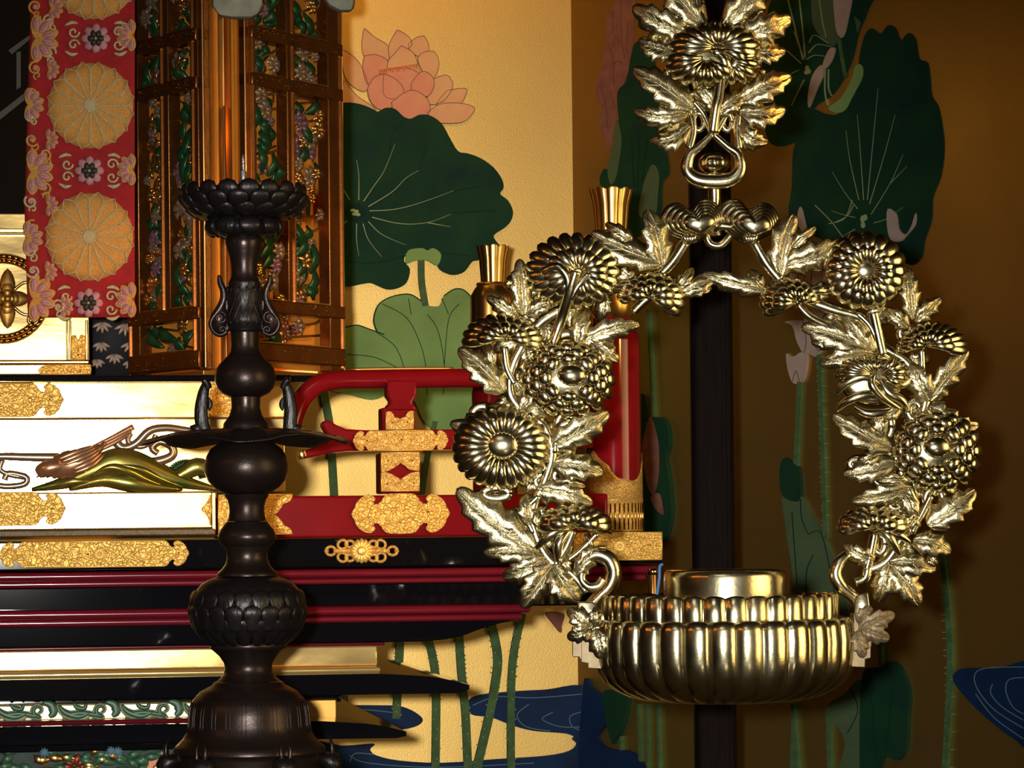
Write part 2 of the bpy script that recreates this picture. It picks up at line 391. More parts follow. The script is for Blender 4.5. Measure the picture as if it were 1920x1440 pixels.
stroke(*B_, 'painted_veins', [[(668, 300), (665, 240)], [(730, 290), (735, 250), (760, 225)], [(785, 320), (800, 270)], [(850, 358), (900, 350)], [(845, 400), (930, 395)], [(650, 490), (690, 494), (730, 488), (760, 480)], [(830, 475), (880, 480)]], 'vein_dark', 2)
paint(*B_, 'painted_leaf_heart', ell(665, 398, 20, 17, 14), 'vein_dark')
for q in ((661, 395, 5, 3), (668, 397, 4, 3), (664, 402, 5, 3), (671, 403, 4, 3)): paint(*B_, 'painted_seed', ell(*q, 8), 'vein')
LL = [(590, 650), (645, 615), (668, 610), (690, 617), (706, 622), (700, 600), (709, 572), (733, 557), (765, 552), (785, 562), (797, 572), (822, 574), (832, 555), (850, 543), (868, 544), (885, 560), (905, 600), (915, 700), (900, 770), (862, 800), (825, 812), (795, 792), (772, 748), (735, 738), (700, 750), (660, 742), (600, 720)]
paint(*B_, 'painted_lotus_leaf', LL, 'leaf_light', label='pale green lotus leaf half hidden by the red rail')
stroke(*B_, 'painted_veins', [[(715, 570), (760, 595), (785, 640), (797, 685), (800, 740)], [(800, 590), (820, 620), (832, 685), (830, 740)], [(860, 570), (840, 600), (832, 685)], [(703, 622), (740, 650), (757, 690)], [(650, 665), (700, 670), (745, 690)], [(765, 560), (770, 590)], [(840, 590), (828, 560)]], 'vein_dark', 1.3)
stroke(*B_, 'leaf_outline', [[(706, 622), (700, 600), (709, 572), (733, 557), (765, 552), (785, 562), (797, 572)], [(832, 555), (850, 543), (868, 544), (885, 560)], [(645, 615), (668, 610), (690, 617), (720, 628)]], 'vein_dark', 2)
paint(*B_, 'painted_bud_cap', [(760, 488), (765, 470), (790, 466), (800, 470), (812, 466), (826, 478), (819, 498), (800, 489), (780, 489), (762, 495)], 'leaf_light')
stroke(*B_, 'painted_stem', [[(789, 489), (790, 530), (797, 574)]], 'stem', 12)
stroke(*B_, 'painted_stem', [[(606, 735), (618, 800), (622, 860), (626, 930)]], 'stem', 15)
stroke(*B_, 'painted_stem', [[(815, 790), (800, 860), (790, 930)]], 'stem', 10)
# water and stems low on the back wall
paint(*B_, 'painted_water', [(874, 1325), (890, 1305), (950, 1297), (1020, 1293), (1103, 1290), (1103, 1384), (1060, 1375), (1000, 1370), (960, 1360), (920, 1345), (885, 1340)], 'blue', label='dark blue painted stream with pale swirls')
paint(*B_, 'painted_water', [(560, 1320), (640, 1322), (700, 1322), (755, 1325), (790, 1345), (782, 1360), (745, 1367), (705, 1352), (660, 1346), (560, 1345)], 'blue')
paint(*B_, 'painted_water', [(560, 1392), (640, 1398), (700, 1394), (693, 1404), (705, 1416), (750, 1426), (830, 1430), (930, 1423), (1020, 1417), (1066, 1408), (1080, 1394), (1072, 1384), (1103, 1378), (1103, 1520), (560, 1520)], 'blue', k=3)
stroke(*B_, 'painted_ripples', [[(885, 1322), (930, 1306), (1000, 1308), (1100, 1300)], [(990, 1320), (968, 1340), (985, 1362), (1030, 1370)], [(1035, 1335), (1015, 1348), (1050, 1362), (1098, 1362)], [(1098, 1332), (1068, 1342), (1072, 1362), (1098, 1372)], [(655, 1428), (665, 1412), (700, 1414)], [(655, 1416), (690, 1430), (820, 1438), (1000, 1430)], [(600, 1330), (680, 1330), (740, 1336)]], 'blue_line', 1.6)
for w_, pth in [(15, [(750, 1190), (746, 1270), (742, 1347)]), (15, [(800, 1190), (812, 1240), (817, 1300), (815, 1460)]), (15, [(860, 1190), (864, 1260), (872, 1340), (877, 1460)]), (16, [(918, 1160), (932, 1230), (926, 1290), (912, 1360), (888, 1460)]), (14, [(978, 1150), (963, 1220), (957, 1300), (957, 1460)]), (14, [(644, 1290), (645, 1330)])]:
    stroke(*B_, 'painted_stem', [pth], 'stem', w_)
    sp = []
    for i in range(1, 26):
        t = i/26*(len(pth)-1); j = min(int(t), len(pth)-2); fx = t-j
        x = pth[j][0]*(1-fx)+pth[j+1][0]*fx; y = pth[j][1]*(1-fx)+pth[j+1][1]*fx
        o_ = random.choice((-w_/2, w_/2, random.uniform(-4, 4)))
        sp.append([(x+o_, y), (x+o_+(2 if o_ > 0 else -2), y-2.5)])
    stroke(*B_, 'painted_thorns', sp, 'vein', 1.2)
paint(*B_, 'painted_petal', [(1022, 1148), (1055, 1150), (1052, 1172), (1050, 1186), (1036, 1170)], 'pink_dull')
# right wall
paint(*R_, 'painted_petal_cluster', [(1118, 165), (1132, 110), (1137, 75), (1138, 22), (1150, 15), (1160, -30), (1190, -30), (1188, 60), (1183, 120), (1170, 155), (1158, 200), (1152, 260), (1143, 283), (1135, 275), (1136, 258), (1128, 250), (1124, 215), (1130, 205), (1120, 190)], 'pink_dull', k=3)
stroke(*R_, 'petal_outline', [[(1150, 20), (1150, 60), (1158, 75)], [(1140, 80), (1150, 110), (1152, 160)], [(1165, 0), (1166, 70), (1172, 110)], [(1125, 160), (1135, 190), (1140, 240)], [(1178, 40), (1176, 100)], [(1150, 120), (1160, 115), (1168, 120)], [(1145, 170), (1152, 200)]], 'line', .8)
paint(*R_, 'painted_lotus_leaf', [(1190, 82), (1215, 85), (1228, 110), (1236, 200), (1246, 255), (1256, 320), (1243, 345), (1240, 400), (1215, 430), (1180, 440), (1128, 350), (1132, 318), (1142, 312), (1160, 240), (1158, 175), (1175, 150)], 'leaf_dark', label='narrow dark lotus leaf foreshortened beside the corner')
paint(*R_, 'painted_leaf_fold', [(1158, 225), (1166, 260), (1162, 300), (1155, 335), (1145, 345), (1140, 315), (1148, 280), (1152, 245)], 'leaf_sage')
paint(*R_, 'painted_leaf_fold', [(1222, 310), (1236, 325), (1234, 370), (1228, 405), (1200, 405), (1204, 360)], 'leaf_sage')
stroke(*R_, 'painted_veins', [[(1185, 260), (1190, 350)], [(1200, 250), (1196, 350)], [(1215, 260), (1205, 340)]], 'vein_dark', 1.5)
paint(*R_, 'painted_lotus_leaf', [(1470, -40), (1640, -40), (1628, 20), (1612, 60), (1600, 110), (1582, 150), (1560, 180), (1530, 200), (1512, 240), (1490, 268), (1440, 260), (1430, 120)], 'leaf_dark')
paint(*R_, 'painted_lotus_leaf', [(1635, 53), (1652, 64), (1665, 48), (1680, 53), (1690, 76), (1704, 62), (1718, 75), (1724, 110), (1740, 118), (1745, 150), (1748, 180), (1760, 200), (1768, 240), (1771, 280), (1765, 330), (1750, 370), (1748, 410), (1735, 450), (1730, 480), (1712, 497), (1690, 490), (1640, 475), (1580, 462), (1500, 430), (1480, 400), (1486, 350), (1489, 280), (1510, 240), (1515, 215), (1528, 205), (1545, 212), (1570, 215), (1592, 195), (1610, 160), (1612, 110), (1622, 68)], 'leaf_dark', k=3, label='tall dark green lotus leaf on the brown side wall')
c1 = (1622, 415)
stroke(*R_, 'painted_veins', [[(1621, 375), (1615, 290), (1609, 215)], [(1628, 375), (1640, 250), (1648, 165)], [(1612, 375), (1595, 300), (1588, 245)], [(1632, 383), (1660, 290), (1680, 215)], [(1635, 402), (1670, 345), (1695, 290)], [(1670, 345), (1702, 312)], [(1610, 392), (1585, 360), (1562, 322)], [(1640, 418), (1665, 410), (1695, 388)], [(1605, 408), (1580, 402), (1560, 395)], [(1605, 430), (1582, 443)], [(1632, 435), (1648, 455)]], 'vein', 1.4, True)
stroke(*R_, 'painted_stamens', [[(1530, 385), (1560, 415), (1582, 445)], [(1555, 420), (1585, 410), (1600, 375)], [(1565, 418), (1590, 405), (1602, 385)]], 'vein', 1.4)
for q in ((1619, 411, 4, 7), (1624, 408, 4, 6), (1620, 422, 4, 6)): paint(*R_, 'painted_seed', ell(*q, 8), 'vein')
paint(*R_, 'painted_leaf_fold', [(1555, 203), (1578, 185), (1598, 150), (1606, 124), (1618, 123), (1619, 145), (1600, 182), (1588, 205), (1573, 212)], 'leaf_light')
paint(*R_, 'painted_leaf_fold', [(1604, 30), (1616, 42), (1610, 62)], 'leaf_sage', smooth=False)
paint(*R_, 'painted_seed_pod', [(1527, -30), (1567, -30), (1572, 40), (1575, 68), (1565, 87), (1551, 78), (1527, 45)], 'leaf_sage')
paint(*R_, 'painted_petal', [(1567, -30), (1602, -30), (1592, 40), (1584, 68), (1575, 68), (1568, 40)], 'petal_white')
paint(*R_, 'painted_petal', [(1558, 92), (1569, 92), (1562, 115), (1549, 130), (1546, 118)], 'petal_white')
paint(*R_, 'painted_petal', [(1543, 122), (1547, 140), (1536, 165), (1520, 202), (1518, 175), (1527, 140)], 'petal_white')
stroke(*R_, 'painted_stamens', [[(1520, 80), (1530, 66), (1556, 82)], [(1518, 100), (1535, 84), (1560, 88)], [(1515, 112), (1530, 104), (1552, 106)], [(1556, 130), (1556, 165), (1562, 180)], [(1550, 130), (1549, 170), (1554, 198)], [(1480, 0), (1495, 60), (1508, 112)], [(1500, -10), (1508, 60), (1512, 108)], [(1478, 95), (1505, 120)], [(1492, 60), (1510, 112)], [(1487, 198), (1510, 150)], [(1480, 142), (1500, 132)], [(1538, -10), (1545, 40), (1552, 70)]], 'vein', 1.1)
for q in ((1516, 128, 3, 5), (1515, 136, 4, 4), (1519, 134, 3, 5)): paint(*R_, 'painted_seed', ell(*q, 8), 'vein')
stroke(*R_, 'painted_stem', [[(1575, 68), (1580, 100), (1588, 145)]], 'stem', 5)
paint(*R_, 'painted_petal', [(1668, 392), (1684, 402), (1688, 428), (1701, 440), (1712, 425), (1720, 400), (1719, 422), (1702, 443), (1692, 453), (1674, 450), (1667, 425)], 'petal_white', k=3)
paint(*R_, 'painted_petal', [(1504, 388), (1512, 415), (1515, 435), (1506, 432), (1498, 414)], 'petal_white')
paint(*R_, 'painted_petal', [(1490, 500), (1510, 485), (1535, 490), (1548, 520), (1530, 560), (1500, 560), (1482, 540)], 'petal_white')
paint(*R_, 'painted_petal', [(1476, 604), (1498, 600), (1510, 600), (1530, 575), (1556, 580), (1550, 640), (1536, 668), (1522, 664), (1510, 662), (1498, 640), (1490, 612)], 'petal_white')
paint(*R_, 'painted_petal', [(1478, 664), (1484, 668), (1494, 668), (1505, 661), (1516, 664), (1516, 690), (1508, 716), (1491, 718), (1481, 692)], 'petal_white')
stroke(*R_, 'petal_outline', [[(1502, 490), (1500, 530)], [(1514, 490), (1512, 530)], [(1528, 492), (1524, 540)], [(1510, 600), (1516, 640), (1512, 662)], [(1530, 590), (1524, 630), (1540, 660)], [(1490, 716), (1497, 695), (1503, 716)]], 'line', 1)
stroke(*R_, 'painted_stem', [[(1503, 716), (1500, 790), (1496, 875)]], 'stem', 8)
stroke(*R_, 'painted_stem', [[(1540, 665), (1545, 800), (1552, 1010)]], 'stem', 8)
paint(*R_, 'painted_leaf_fold', [(1472, 925), (1505, 930), (1524, 962), (1544, 995), (1560, 1030), (1572, 1060), (1583, 1100), (1592, 1170), (1500, 1170), (1490, 1070), (1478, 990)], 'leaf_sage', label='grey green folded lotus leaf behind the bowl')
paint(*R_, 'painted_lotus_leaf', [(1467, 878), (1476, 858), (1490, 868), (1503, 880), (1506, 932), (1494, 940), (1470, 926)], 'leaf_dark')
stroke(*R_, 'painted_veins', [[(1506, 935), (1508, 970), (1520, 1000), (1528, 998), (1545, 1000), (1560, 1060), (1575, 1140)], [(1490, 960), (1500, 1100)], [(1530, 1040), (1518, 1070), (1516, 1120)]], 'vein_dark', 1.5)
stroke(*R_, 'painted_stem', [[(1764, 1010), (1775, 1080), (1785, 1200), (1784, 1300), (1775, 1460)]], 'stem', 10)
stroke(*R_, 'painted_thorns', [[(1764+20*math.sin(i/40*2.2)+(-5 if i*7 % 3 else 5), 1010+i*11), (1764+20*math.sin(i/40*2.2)+(-7 if i*7 % 3 else 7), 1009+i*11)] for i in range(40)], 'vein', .9)
stroke(*R_, 'painted_thorns', [[(1541+i*.3+(-4 if i*5 % 3 else 4), 670+i*9), (1541+i*.3+(-5.5 if i*5 % 3 else 5.5), 669+i*9)] for i in range(36)], 'vein', .8)
paint(*R_, 'painted_water', [(1793, 1275), (1802, 1256), (1830, 1252), (1870, 1254), (1960, 1247), (1960, 1412), (1905, 1384), (1860, 1350), (1820, 1312)], 'blue', label='blue painted pool with white swirls at the right edge')
stroke(*R_, 'painted_ripples', [[(1925, 1250), (1860, 1252), (1835, 1262), (1838, 1290), (1870, 1330), (1925, 1365)], [(1925, 1270), (1898, 1274), (1892, 1295), (1905, 1325), (1925, 1338)], [(1867, 1282), (1864, 1300), (1885, 1325), (1925, 1350)], [(1835, 1300), (1870, 1345), (1925, 1385)]], 'blue_line', 1.8)
paint(*R_, 'painted_leaf_fold', [(1556, 1330), (1588, 1302), (1622, 1285), (1624, 1470), (1572, 1470), (1590, 1390)], 'leaf_sage')
paint(*R_, 'painted_lotus_leaf', [(1624, 1262), (1640, 1252), (1660, 1250), (1680, 1240), (1698, 1258), (1711, 1300), (1708, 1345), (1705, 1400), (1690, 1425), (1665, 1418), (1655, 1440), (1622, 1470), (1618, 1340)], 'leaf_dark', label='dark green lotus leaf below the bowl bracket')
stroke(*R_, 'painted_veins', [[(1600, 1290), (1615, 1330), (1595, 1375)], [(1640, 1300), (1648, 1420)], [(1680, 1290), (1668, 1410)]], 'vein_dark', 1.5)
for w_, pth in [(6, [(1492, 1320), (1496, 1380), (1504, 1460)]), (7, [(1558, 1325), (1562, 1460)]), (8, [(1656, 1205), (1658, 1250)]), (5, [(1494, 1330), (1490, 1460)]), (3, [(1203, 1320), (1206, 1460)]), (3, [(1219, 1320), (1221, 1460)]), (4, [(1239, 1320), (1243, 1460)]), (2.5, [(1170, 1380), (1172, 1460)]), (4, [(1222, 580), (1225, 650), (1232, 795)])]:
    stroke(*R_, 'painted_stem', [pth], 'stem', w_)
paint(*R_, 'painted_water', [(1101, 1286), (1115, 1290), (1140, 1310), (1165, 1335), (1150, 1352), (1130, 1372), (1128, 1388), (1148, 1404), (1185, 1408), (1205, 1425), (1222, 1460), (1222, 1500), (1101, 1500)], 'blue', k=4)
paint(*R_, 'painted_lotus_leaf', [(1140, 1295), (1182, 1305), (1178, 1350), (1168, 1376), (1160, 1385), (1155, 1395), (1148, 1372), (1142, 1340)], 'leaf_dark')
paint(*R_, 'painted_lotus_leaf', [(1205, 740), (1218, 780), (1236, 782), (1255, 790), (1262, 830), (1255, 858), (1262, 900), (1266, 960), (1258, 1000), (1240, 1016), (1205, 990), (1200, 860)], 'leaf_dark')
paint(*R_, 'painted_petal', [(1226, 782), (1236, 800), (1244, 845), (1242, 900), (1233, 928), (1222, 910), (1214, 865), (1213, 830)], 'pink_dull')
paint(*R_, 'painted_petal', [(1228, 932), (1244, 925), (1250, 945), (1252, 965), (1238, 955)], 'pink_dull')

# ------------------------------------------------------------ pillar in front of the side wall
PP = Plane(4.15)
pil = MB(); c_ = at(1336, 900, 4.15); w_ = 39*4.15/F
prof = []
for i in range(40):
    a = 2*pi*i/40; cc, ss = math.cos(a), math.sin(a)
    e_ = 6; r_ = w_/((abs(cc)**e_+abs(ss)**e_)**(1/e_)); prof.append((r_*cc, r_*ss))
prism(pil, [Vector((c_.x+x, c_.y+y, 0)) for x, y in prof], [Vector((c_.x+x, c_.y+y, 3.2)) for x, y in prof])
for gx in (-.62, -.3, .15, .45, .7):
    box(c_.x+gx*w_-.0011, c_.x+gx*w_+.0011, c_.y-w_*.985-.0013, c_.y-w_*.9, 0, 3.2, pil)
tag(pil.build('wooden_pillar', M['wood_dark'], auto=40), 'dark stained square wooden pillar rising behind the brass wreath and bowl', 'pillar')

# ------------------------------------------------------------ altar dais (stepped lacquer tiers)
dais = thing('altar_dais', Vector((-.4, 3.9, 0)), 'wide black and red lacquered altar dais of stepped tiers below the red railing', 'altar')
XL = -420                                    # left end, beyond the frame
def tier(name, x1, y0, y1, d, m, depth=1.15, ref=None, bev=.002, parent=dais, x0=XL):
    return pbox(A, x0, x1, y0, y1, d, depth, ref=ref).build(name, M[m], parent, smooth=True, bevel=bev, auto=35)
tier('tabletop', 1243, 1003, 1056, 3.70, 'black', ref=1240)
def mould(name, x1, y0, y1, d, m, bulge=.006, n=6, depth=1.0, ref=None, x0=XL):
    """half-round lacquered moulding running along the front and returning down the side"""
    ref = ref or x1; ym = (y0+y1)/2
    u0 = A.p(x0, ym, d=d).dot(A.e); u1 = A.p(x1, ym, d=d).dot(A.e)
    zt = A.p(ref, y0, d=d).z; zb = A.p(ref, y1, d=d).z
    w = lambda u, z, q: A.e*u+A.n*q+Vector((0, 0, z))
    mb = MB(); vs = []; fs = []
    for i in range(n+1):
        a = pi*i/n; z = (zt+zb)/2+(zt-zb)/2*math.cos(a); b = bulge*math.sin(a)
        vs += [w(u0, z, d-b), w(u1+b, z, d-b), w(u1+b, z, d+depth)]
    for i in range(n):
        k = i*3; fs += [(k, k+3, k+4, k+1), (k+1, k+4, k+5, k+2)]
    fs += [(0, 1, 2), (n*3, n*3+2, n*3+1)]
    mb.add(vs, fs)
    return mb.build(name, M[m], dais, auto=50)
mould('red_moulding', 1222, 1059, 1076, 3.715, 'red_dark')
mould('red_moulding', 1205, 1076, 1088, 3.722, 'red_dark', .003)
tier('recessed_panel', 1150, 1088, 1134, 3.76, 'black')
mould('red_moulding', 985, 1132, 1149, 3.735, 'red_dark')
mould('red_moulding', 972, 1149, 1163, 3.742, 'red_dark', .004)
def profile_tier(name, pts, d, depth, m, x0=XL, back=None, bev=.0015, parent=dais):
    """tier whose right end follows a profile in the photo; extruded to the back"""
    yt = pts[0][1]; yb = pts[-1][1]
    zt = A.p(*pts[0], d=d).z; zb = A.p(*pts[-1], d=d).z
    u0 = A.p(x0, yt, d=d).dot(A.e)
    fr = [A.p(x, y, d=d) for x, y in pts]
    a = A.e*u0+A.n*d
    fr = [a+Vector((0, 0, zt))]+fr+[a+Vector((0, 0, zb))]
    mb = prism(MB(), fr, [q+A.n*depth for q in fr])
    return mb.build(name, M[m], parent, bevel=bev, auto=30)
profile_tier('curved_apron', [(985, 1161), (940, 1168), (900, 1180), (868, 1192), (835, 1199), (790, 1203), (735, 1204)], 3.745, .9, 'black')
tier('red_fillet', 722, 1203, 1210, 3.78, 'red_dark')
tier('gilt_band', 708, 1210, 1248, 3.80, 'gold_leaf')
mould('gilt_moulding', 706, 1249, 1262, 3.795, 'gold_leaf', .004)
def eave(y_tip, x_tip, x_in, y_in_top, y_in, y_bot, name='flared_step'):
    """lacquered step with a sharp flared corner: sloping glossy top, dark curved edge"""
    zf = lambda x, y, d: A.p(x, y, d=d)
    d0, d1 = 3.74, 3.81
    top_in = zf(x_in, y_in_top, d1)
    ut = [ (x_in, y_in), ((x_in*.5+x_tip*.5), y_in+(y_tip-y_in)*.22), (x_in*.25+x_tip*.75, y_in+(y_tip-y_in)*.5), (x_tip, y_tip) ]
    q = catmull([Vector((x, y, 0)) for x, y in ut], False, 5)
    bt = [(x_tip, y_tip+8), (x_tip-18, y_bot), (x_in, y_bot+2)]
    u0f = A.p(XL, y_in, d=d0).dot(A.e)
    Zin = zf(x_in, y_in, d0).z; Zb = zf(x_in, y_bot+2, d0).z
    f = [A.e*u0f+A.n*d0+Vector((0, 0, Zin))]+[zf(v.x, v.y, d0) for v in q]+[zf(x, y, d0) for x, y in bt]+[A.e*u0f+A.n*d0+Vector((0, 0, Zb))]
    mb = prism(MB(), f, [v+A.n*.97 for v in f])
    return mb.build(name, M['black'], dais, auto=30)
eave(1284, 880, 708, 1216, 1263, 1300)
tier('inner_core', 640, 1300, 1316, 3.86, 'black')
eave(1372, 762, 600, 1316, 1352, 1384)
tier('cream_frieze', 365, 1316, 1346, 3.82, 'cream')
tier('gilt_block', 632, 1310, 1350, 3.845, 'gold_plate', depth=.6, x0=560)
mould('red_moulding', 372, 1346, 1358, 3.80, 'red_dark', .005)
tier('black_step', 420, 1359, 1392, 3.79, 'black')
tier('lower_core', 590, 1384, 1400, 3.83, 'black')
tier('carved_ground', 560, 1398, 1470, 3.84, 'carve_teal')
z1 = A.p(0, 1500, d=3.72).z
u0 = A.p(XL, 1470, d=3.72).dot(A.e); u1 = A.p(560, 1470, d=3.72).dot(A.e)
w3 = lambda u, z, q: A.e*u+A.n*q+Vector((0, 0, z))
prism(MB(), [w3(u0, 0, 3.72), w3(u1, 0, 3.72), w3(u1, z1, 3.72), w3(u0, z1, 3.72)], [w3(u0, 0, 4.8), w3(u1, 0, 4.8), w3(u1, z1, 4.8), w3(u0, z1, 4.8)]).build('base_box', M['black'], dais, bevel=.003, auto=30)
# painted scroll on the cream frieze, in relief
PF = Plane(3.818, YA)
def sweepobj(name, P, paths, m, parent, **kw):
    mb = MB()
    for (pts, w, h) in paths: rsweep(mb, P, pts, w, h, **kw)
    return mb.build(name, M[m], parent)
def spiral(cx, cy, r, turns, a0, sgn=1, n=14, h=2, asp=1):
    return [(cx+r*(1-.8*i/n)*math.cos(a0+sgn*2*pi*turns*i/n), cy+asp*r*(1-.8*i/n)*math.sin(a0+sgn*2*pi*turns*i/n), h) for i in range(n+1)]
for k, x in enumerate(range(-60, 380, 118)):
    lean = 4-.011*x
    y = 1331-.011*x
    tp = lambda t: 2+5*math.sin(pi*min(1, t*1.1))
    sweepobj('scroll_rim', PF, [([(x-60, y+12, 1), (x-20, y+8, 1), (x+12, y+14, 1)]+[(a, b, 1) for a, b, _ in spiral(x+14, y+2, 13, 1.1, 1.57, 1)], lambda t: 7-4*t, 3),
        ([(x+50, y-9, 1), (x+62, y+6, 1), (x+92, y+15, 1), (x+120, y+4, 1)], lambda t: 3+6*math.sin(pi*t), 3)], 'scroll_rim', dais, flat=.2)
    sweepobj('scroll_leaf', PF, [([(x-50, y+11, 2), (x-20, y+8, 2), (x+12, y+13, 2)]+[(a, b, 2) for a, b, _ in spiral(x+14, y+2, 12, 1.0, 1.57, 1)], lambda t: 5-3.2*t, 3.4),
        ([(x+22, y-13, 2), (x+38, y-8, 2), (x+42, y+6, 2), (x+34, y+14, 2)], lambda t: 3+6*math.sin(pi*t), 3.2),
        ([(x+52, y-8, 2), (x+64, y+6, 2), (x+90, y+13, 2), (x+112, y+5, 2)], lambda t: 2+4.5*math.sin(pi*t), 3.6),
        ([(x+80, y-12, 2), (x+86, y-4, 2), (x+100, y-2, 2), (x+104, y-12, 2)], lambda t: 2+3*math.sin(pi*t), 3.2)], 'scroll_green', dais, flat=.2)
# carved flower panel below
PC = Plane(3.838, YA)
rnd = random.Random(3)
for k in range(46):
    x = rnd.uniform(-10, 300); y = rnd.uniform(1402, 1450); a = rnd.uniform(-1, 1)
    sweepobj('carved_leaf', PC, [([(x, y, 2), (x+16*math.cos(a), y+10*math.sin(a), 7), (x+34*math.cos(a), y+22*math.sin(a), 2)], lambda t: .5+7*math.sin(pi*t), 3)], 'scroll_green' if k % 3 else 'c_gold', dais, flat=.2)
def rosette(P, cx, cy, r, n, parent, m, name='carved_flower', h=4, boss=True, mc=None, ry=None, wk=.9, a0=0):
    mb = MB(); ry = ry or r
    for i in range(n):
        a = a0+2*pi*i/n
        rsweep(mb, P, [(cx+.2*r*math.cos(a), cy+.2*ry*math.sin(a), h*.8), (cx+.6*r*math.cos(a), cy+.6*ry*math.sin(a), h), (cx+r*math.cos(a), cy+ry*math.sin(a), h*.3)], lambda t: max(.3, r*pi/n*wk*math.sqrt(max(0, 1-(2*t-1)**2))*(.5+.5*t)+.4), h*.6, n=8, flat=.3, k=3)
    o = mb.build(name, M[m], parent)
    if boss:
        b = MB(); puff(b, P, ell(cx, cy, r*.24, ry*.24, 12), (cx, cy), h*.8, h*.6); b.build('flower_boss', M[mc or m], o)
    return o
rosette(PC, 140, 1438, 26, 10, dais, 'carve_red', mc='c_gold')
rosette(PC, 12, 1450, 26, 10, dais, 'carve_red', mc='c_gold'); rosette(PC, 292, 1440, 24, 10, dais, 'pink_deep', mc='c_gold')
for x, y in ((83, 1410), (208, 1407), (221, 1408)): rosette(PC, x, y, 8, 9, dais, 'blue_line', h=9, boss=False)

# ------------------------------------------------------------ gilt fittings
END = [(0, 0), (.17, .31), (.28, .60), (.57, .86), (.85, .96), (1.03, .93), (1.20, .76), (1.08, .60), (1.14, .46), (1.34, .47), (1.52, .62), (1.66, .86), (1.85, .97), (2.1, 1.0)]
def cartouche(cx, cy, W_, H_, tilt=-.0105, left=True, right=True, k=1.0):
    """ornamental plate outline; ends tipped like a cloud collar"""
    pts = []
    hw, hh = W_/2, H_/2; e = END
    L = [(-hw+a*hh*k, -b*hh) for a, b in e]; R = [(-x, y) for x, y in L]
    if left: pts += L
    else: pts += [(-hw, 0), (-hw, -hh)]
    if right: pts += R[::-1]
    else: pts += [(hw, -hh), (hw, 0)]
    low = [(x, -y) for x, y in pts[::-1] if abs(y) > 1e-6]
    pts += low
    return [(cx+x, cy+y+x*tilt) for x, y in pts]
def plate(P, pts, name, parent, h=.0022, m='fitting', nails=(), d=None, rim=True):
    Q = Plane(d, P.yaw) if d else P
    o = slab(Q, pts, 0, h).build(name, M[m], parent, bevel=.0006, auto=40)
    if rim:
        q = [Vector((x, y, h*F/Q.d)) for x, y in pts]
        cx = sum(v.x for v in q)/len(q); cy = sum(v.y for v in q)/len(q)
        mb = MB(); n = len(q)
        for i in range(n):
            a, b = q[i], q[(i+1) % n]
            if (b-a).length < .3: continue
            rsweep(mb, Q, [a, b], 1.1, 1.1, n=6, smooth=False)
        mb.build('raised_rim', M['raised'], o)
    for x, y in nails:
        mb = MB(); puff(mb, Q, ell(x, y, 2, 2, 8), (x, y), 1.6, h*F/Q.d, rings=3, back=1); mb.build('nail', M['amber'], o)
    return o
def vinework(P, parent, x0, x1, y, H_, seed, h, flower=True, tilt=-.0105):
    """raised chrysanthemum vine on a fitting: scrolls, leaves and one flower"""
    rr = random.Random(seed); mb = MB(); n = max(2, int((x1-x0)/H_*1.5))
    for i in range(n):
        cx = x0+(i+.5)*(x1-x0)/n; cy = y+(cx-(x0+x1)/2)*tilt; s = 1 if i % 2 else -1
        if flower and i == n//2: continue
        sp = spiral(cx, cy-s*H_*.05, H_*.26, 1.1, rr.uniform(0, 6), s, 10, h)
        rsweep(mb, P, sp, lambda t: 1.0, 1.2, n=6)
        for q in range(3):
            a = rr.uniform(0, 2*pi); px, py = cx+H_*.28*math.cos(a), cy+H_*.25*math.sin(a)
            rsweep(mb, P, [(px, py, h), (px+H_*.1*math.cos(a+1), py+H_*.1*math.sin(a+1), h+1), (px+H_*.22*math.cos(a+1.4), py+H_*.18*math.sin(a+1.4), h)], lambda t: .4+H_*.065*math.sin(pi*t), 1.5, n=6)
    mb.build('raised_vine', M['raised'], parent)
    if flower:
        cx = x0+(n//2+.5)*(x1-x0)/n
        rosette(P, cx, y+(cx-(x0+x1)/2)*tilt, H_*.36, 14, parent, 'raised', h=h, name='raised_flower')
fA = Plane(3.699, YA)
H1 = .0022*F/3.7
o = plate(fA, cartouche(176, 1039, 356, 48), 'gilt_fitting', dais, nails=((-2, 1041), (165, 1039), (335, 1036)))
vinework(fA, o, 42, 305, 1039, 36, 1, H1)
o = plate(fA, [(1075, 999), (1241, 998), (1241, 1049), (1075, 1051), (1060, 1040), (1066, 1025), (1060, 1010)], 'gilt_fitting', dais, nails=((1218, 1022),))
vinework(fA, o, 1090, 1235, 1024, 38, 2, H1)
side_plate = MB()
# knob fitting on the black edge
kn = empty('flower_pull', fA.p(678, 1033)); kn.parent = dais; kn.location = fA.p(678, 1033)-Vector(dais.location)
def plate_loop(P, cx, cy, rx, ry, a, parent, w=3.2):
    pts = []
    for i in range(15):
        t = 2*pi*i/14; x, y = rx*math.cos(t), ry*math.sin(t); pts.append((cx+x*math.cos(a)-y*math.sin(a), cy+x*math.sin(a)+y*math.cos(a), 3))
    return pts
mb = MB()
for s in (-1, 1):
    X = lambda v: 678+s*v
    for (dx, dy, rx, ry, a) in ((58, 0, 9, 8, 0), (36, -12, 9, 8, .5*s), (36, 12, 9, 8, -.5*s), (22, -13, 8, 6, 0), (22, 13, 8, 6, 0)):
        rsweep(mb, fA, plate_loop(fA, X(dx), 1033+dy, rx, ry, a, None), 3.0, 2.2, n=8)
    rsweep(mb, fA, [(X(20), 1033, 3), (X(45), 1033, 4), (X(52), 1033, 3)], lambda t: 5, 2.5, n=8)
    rsweep(mb, fA, [(X(62), 1033, 2), (X(71), 1033, 2)], lambda t: 4*(1-t)+.2, 2, n=8, smooth=False)
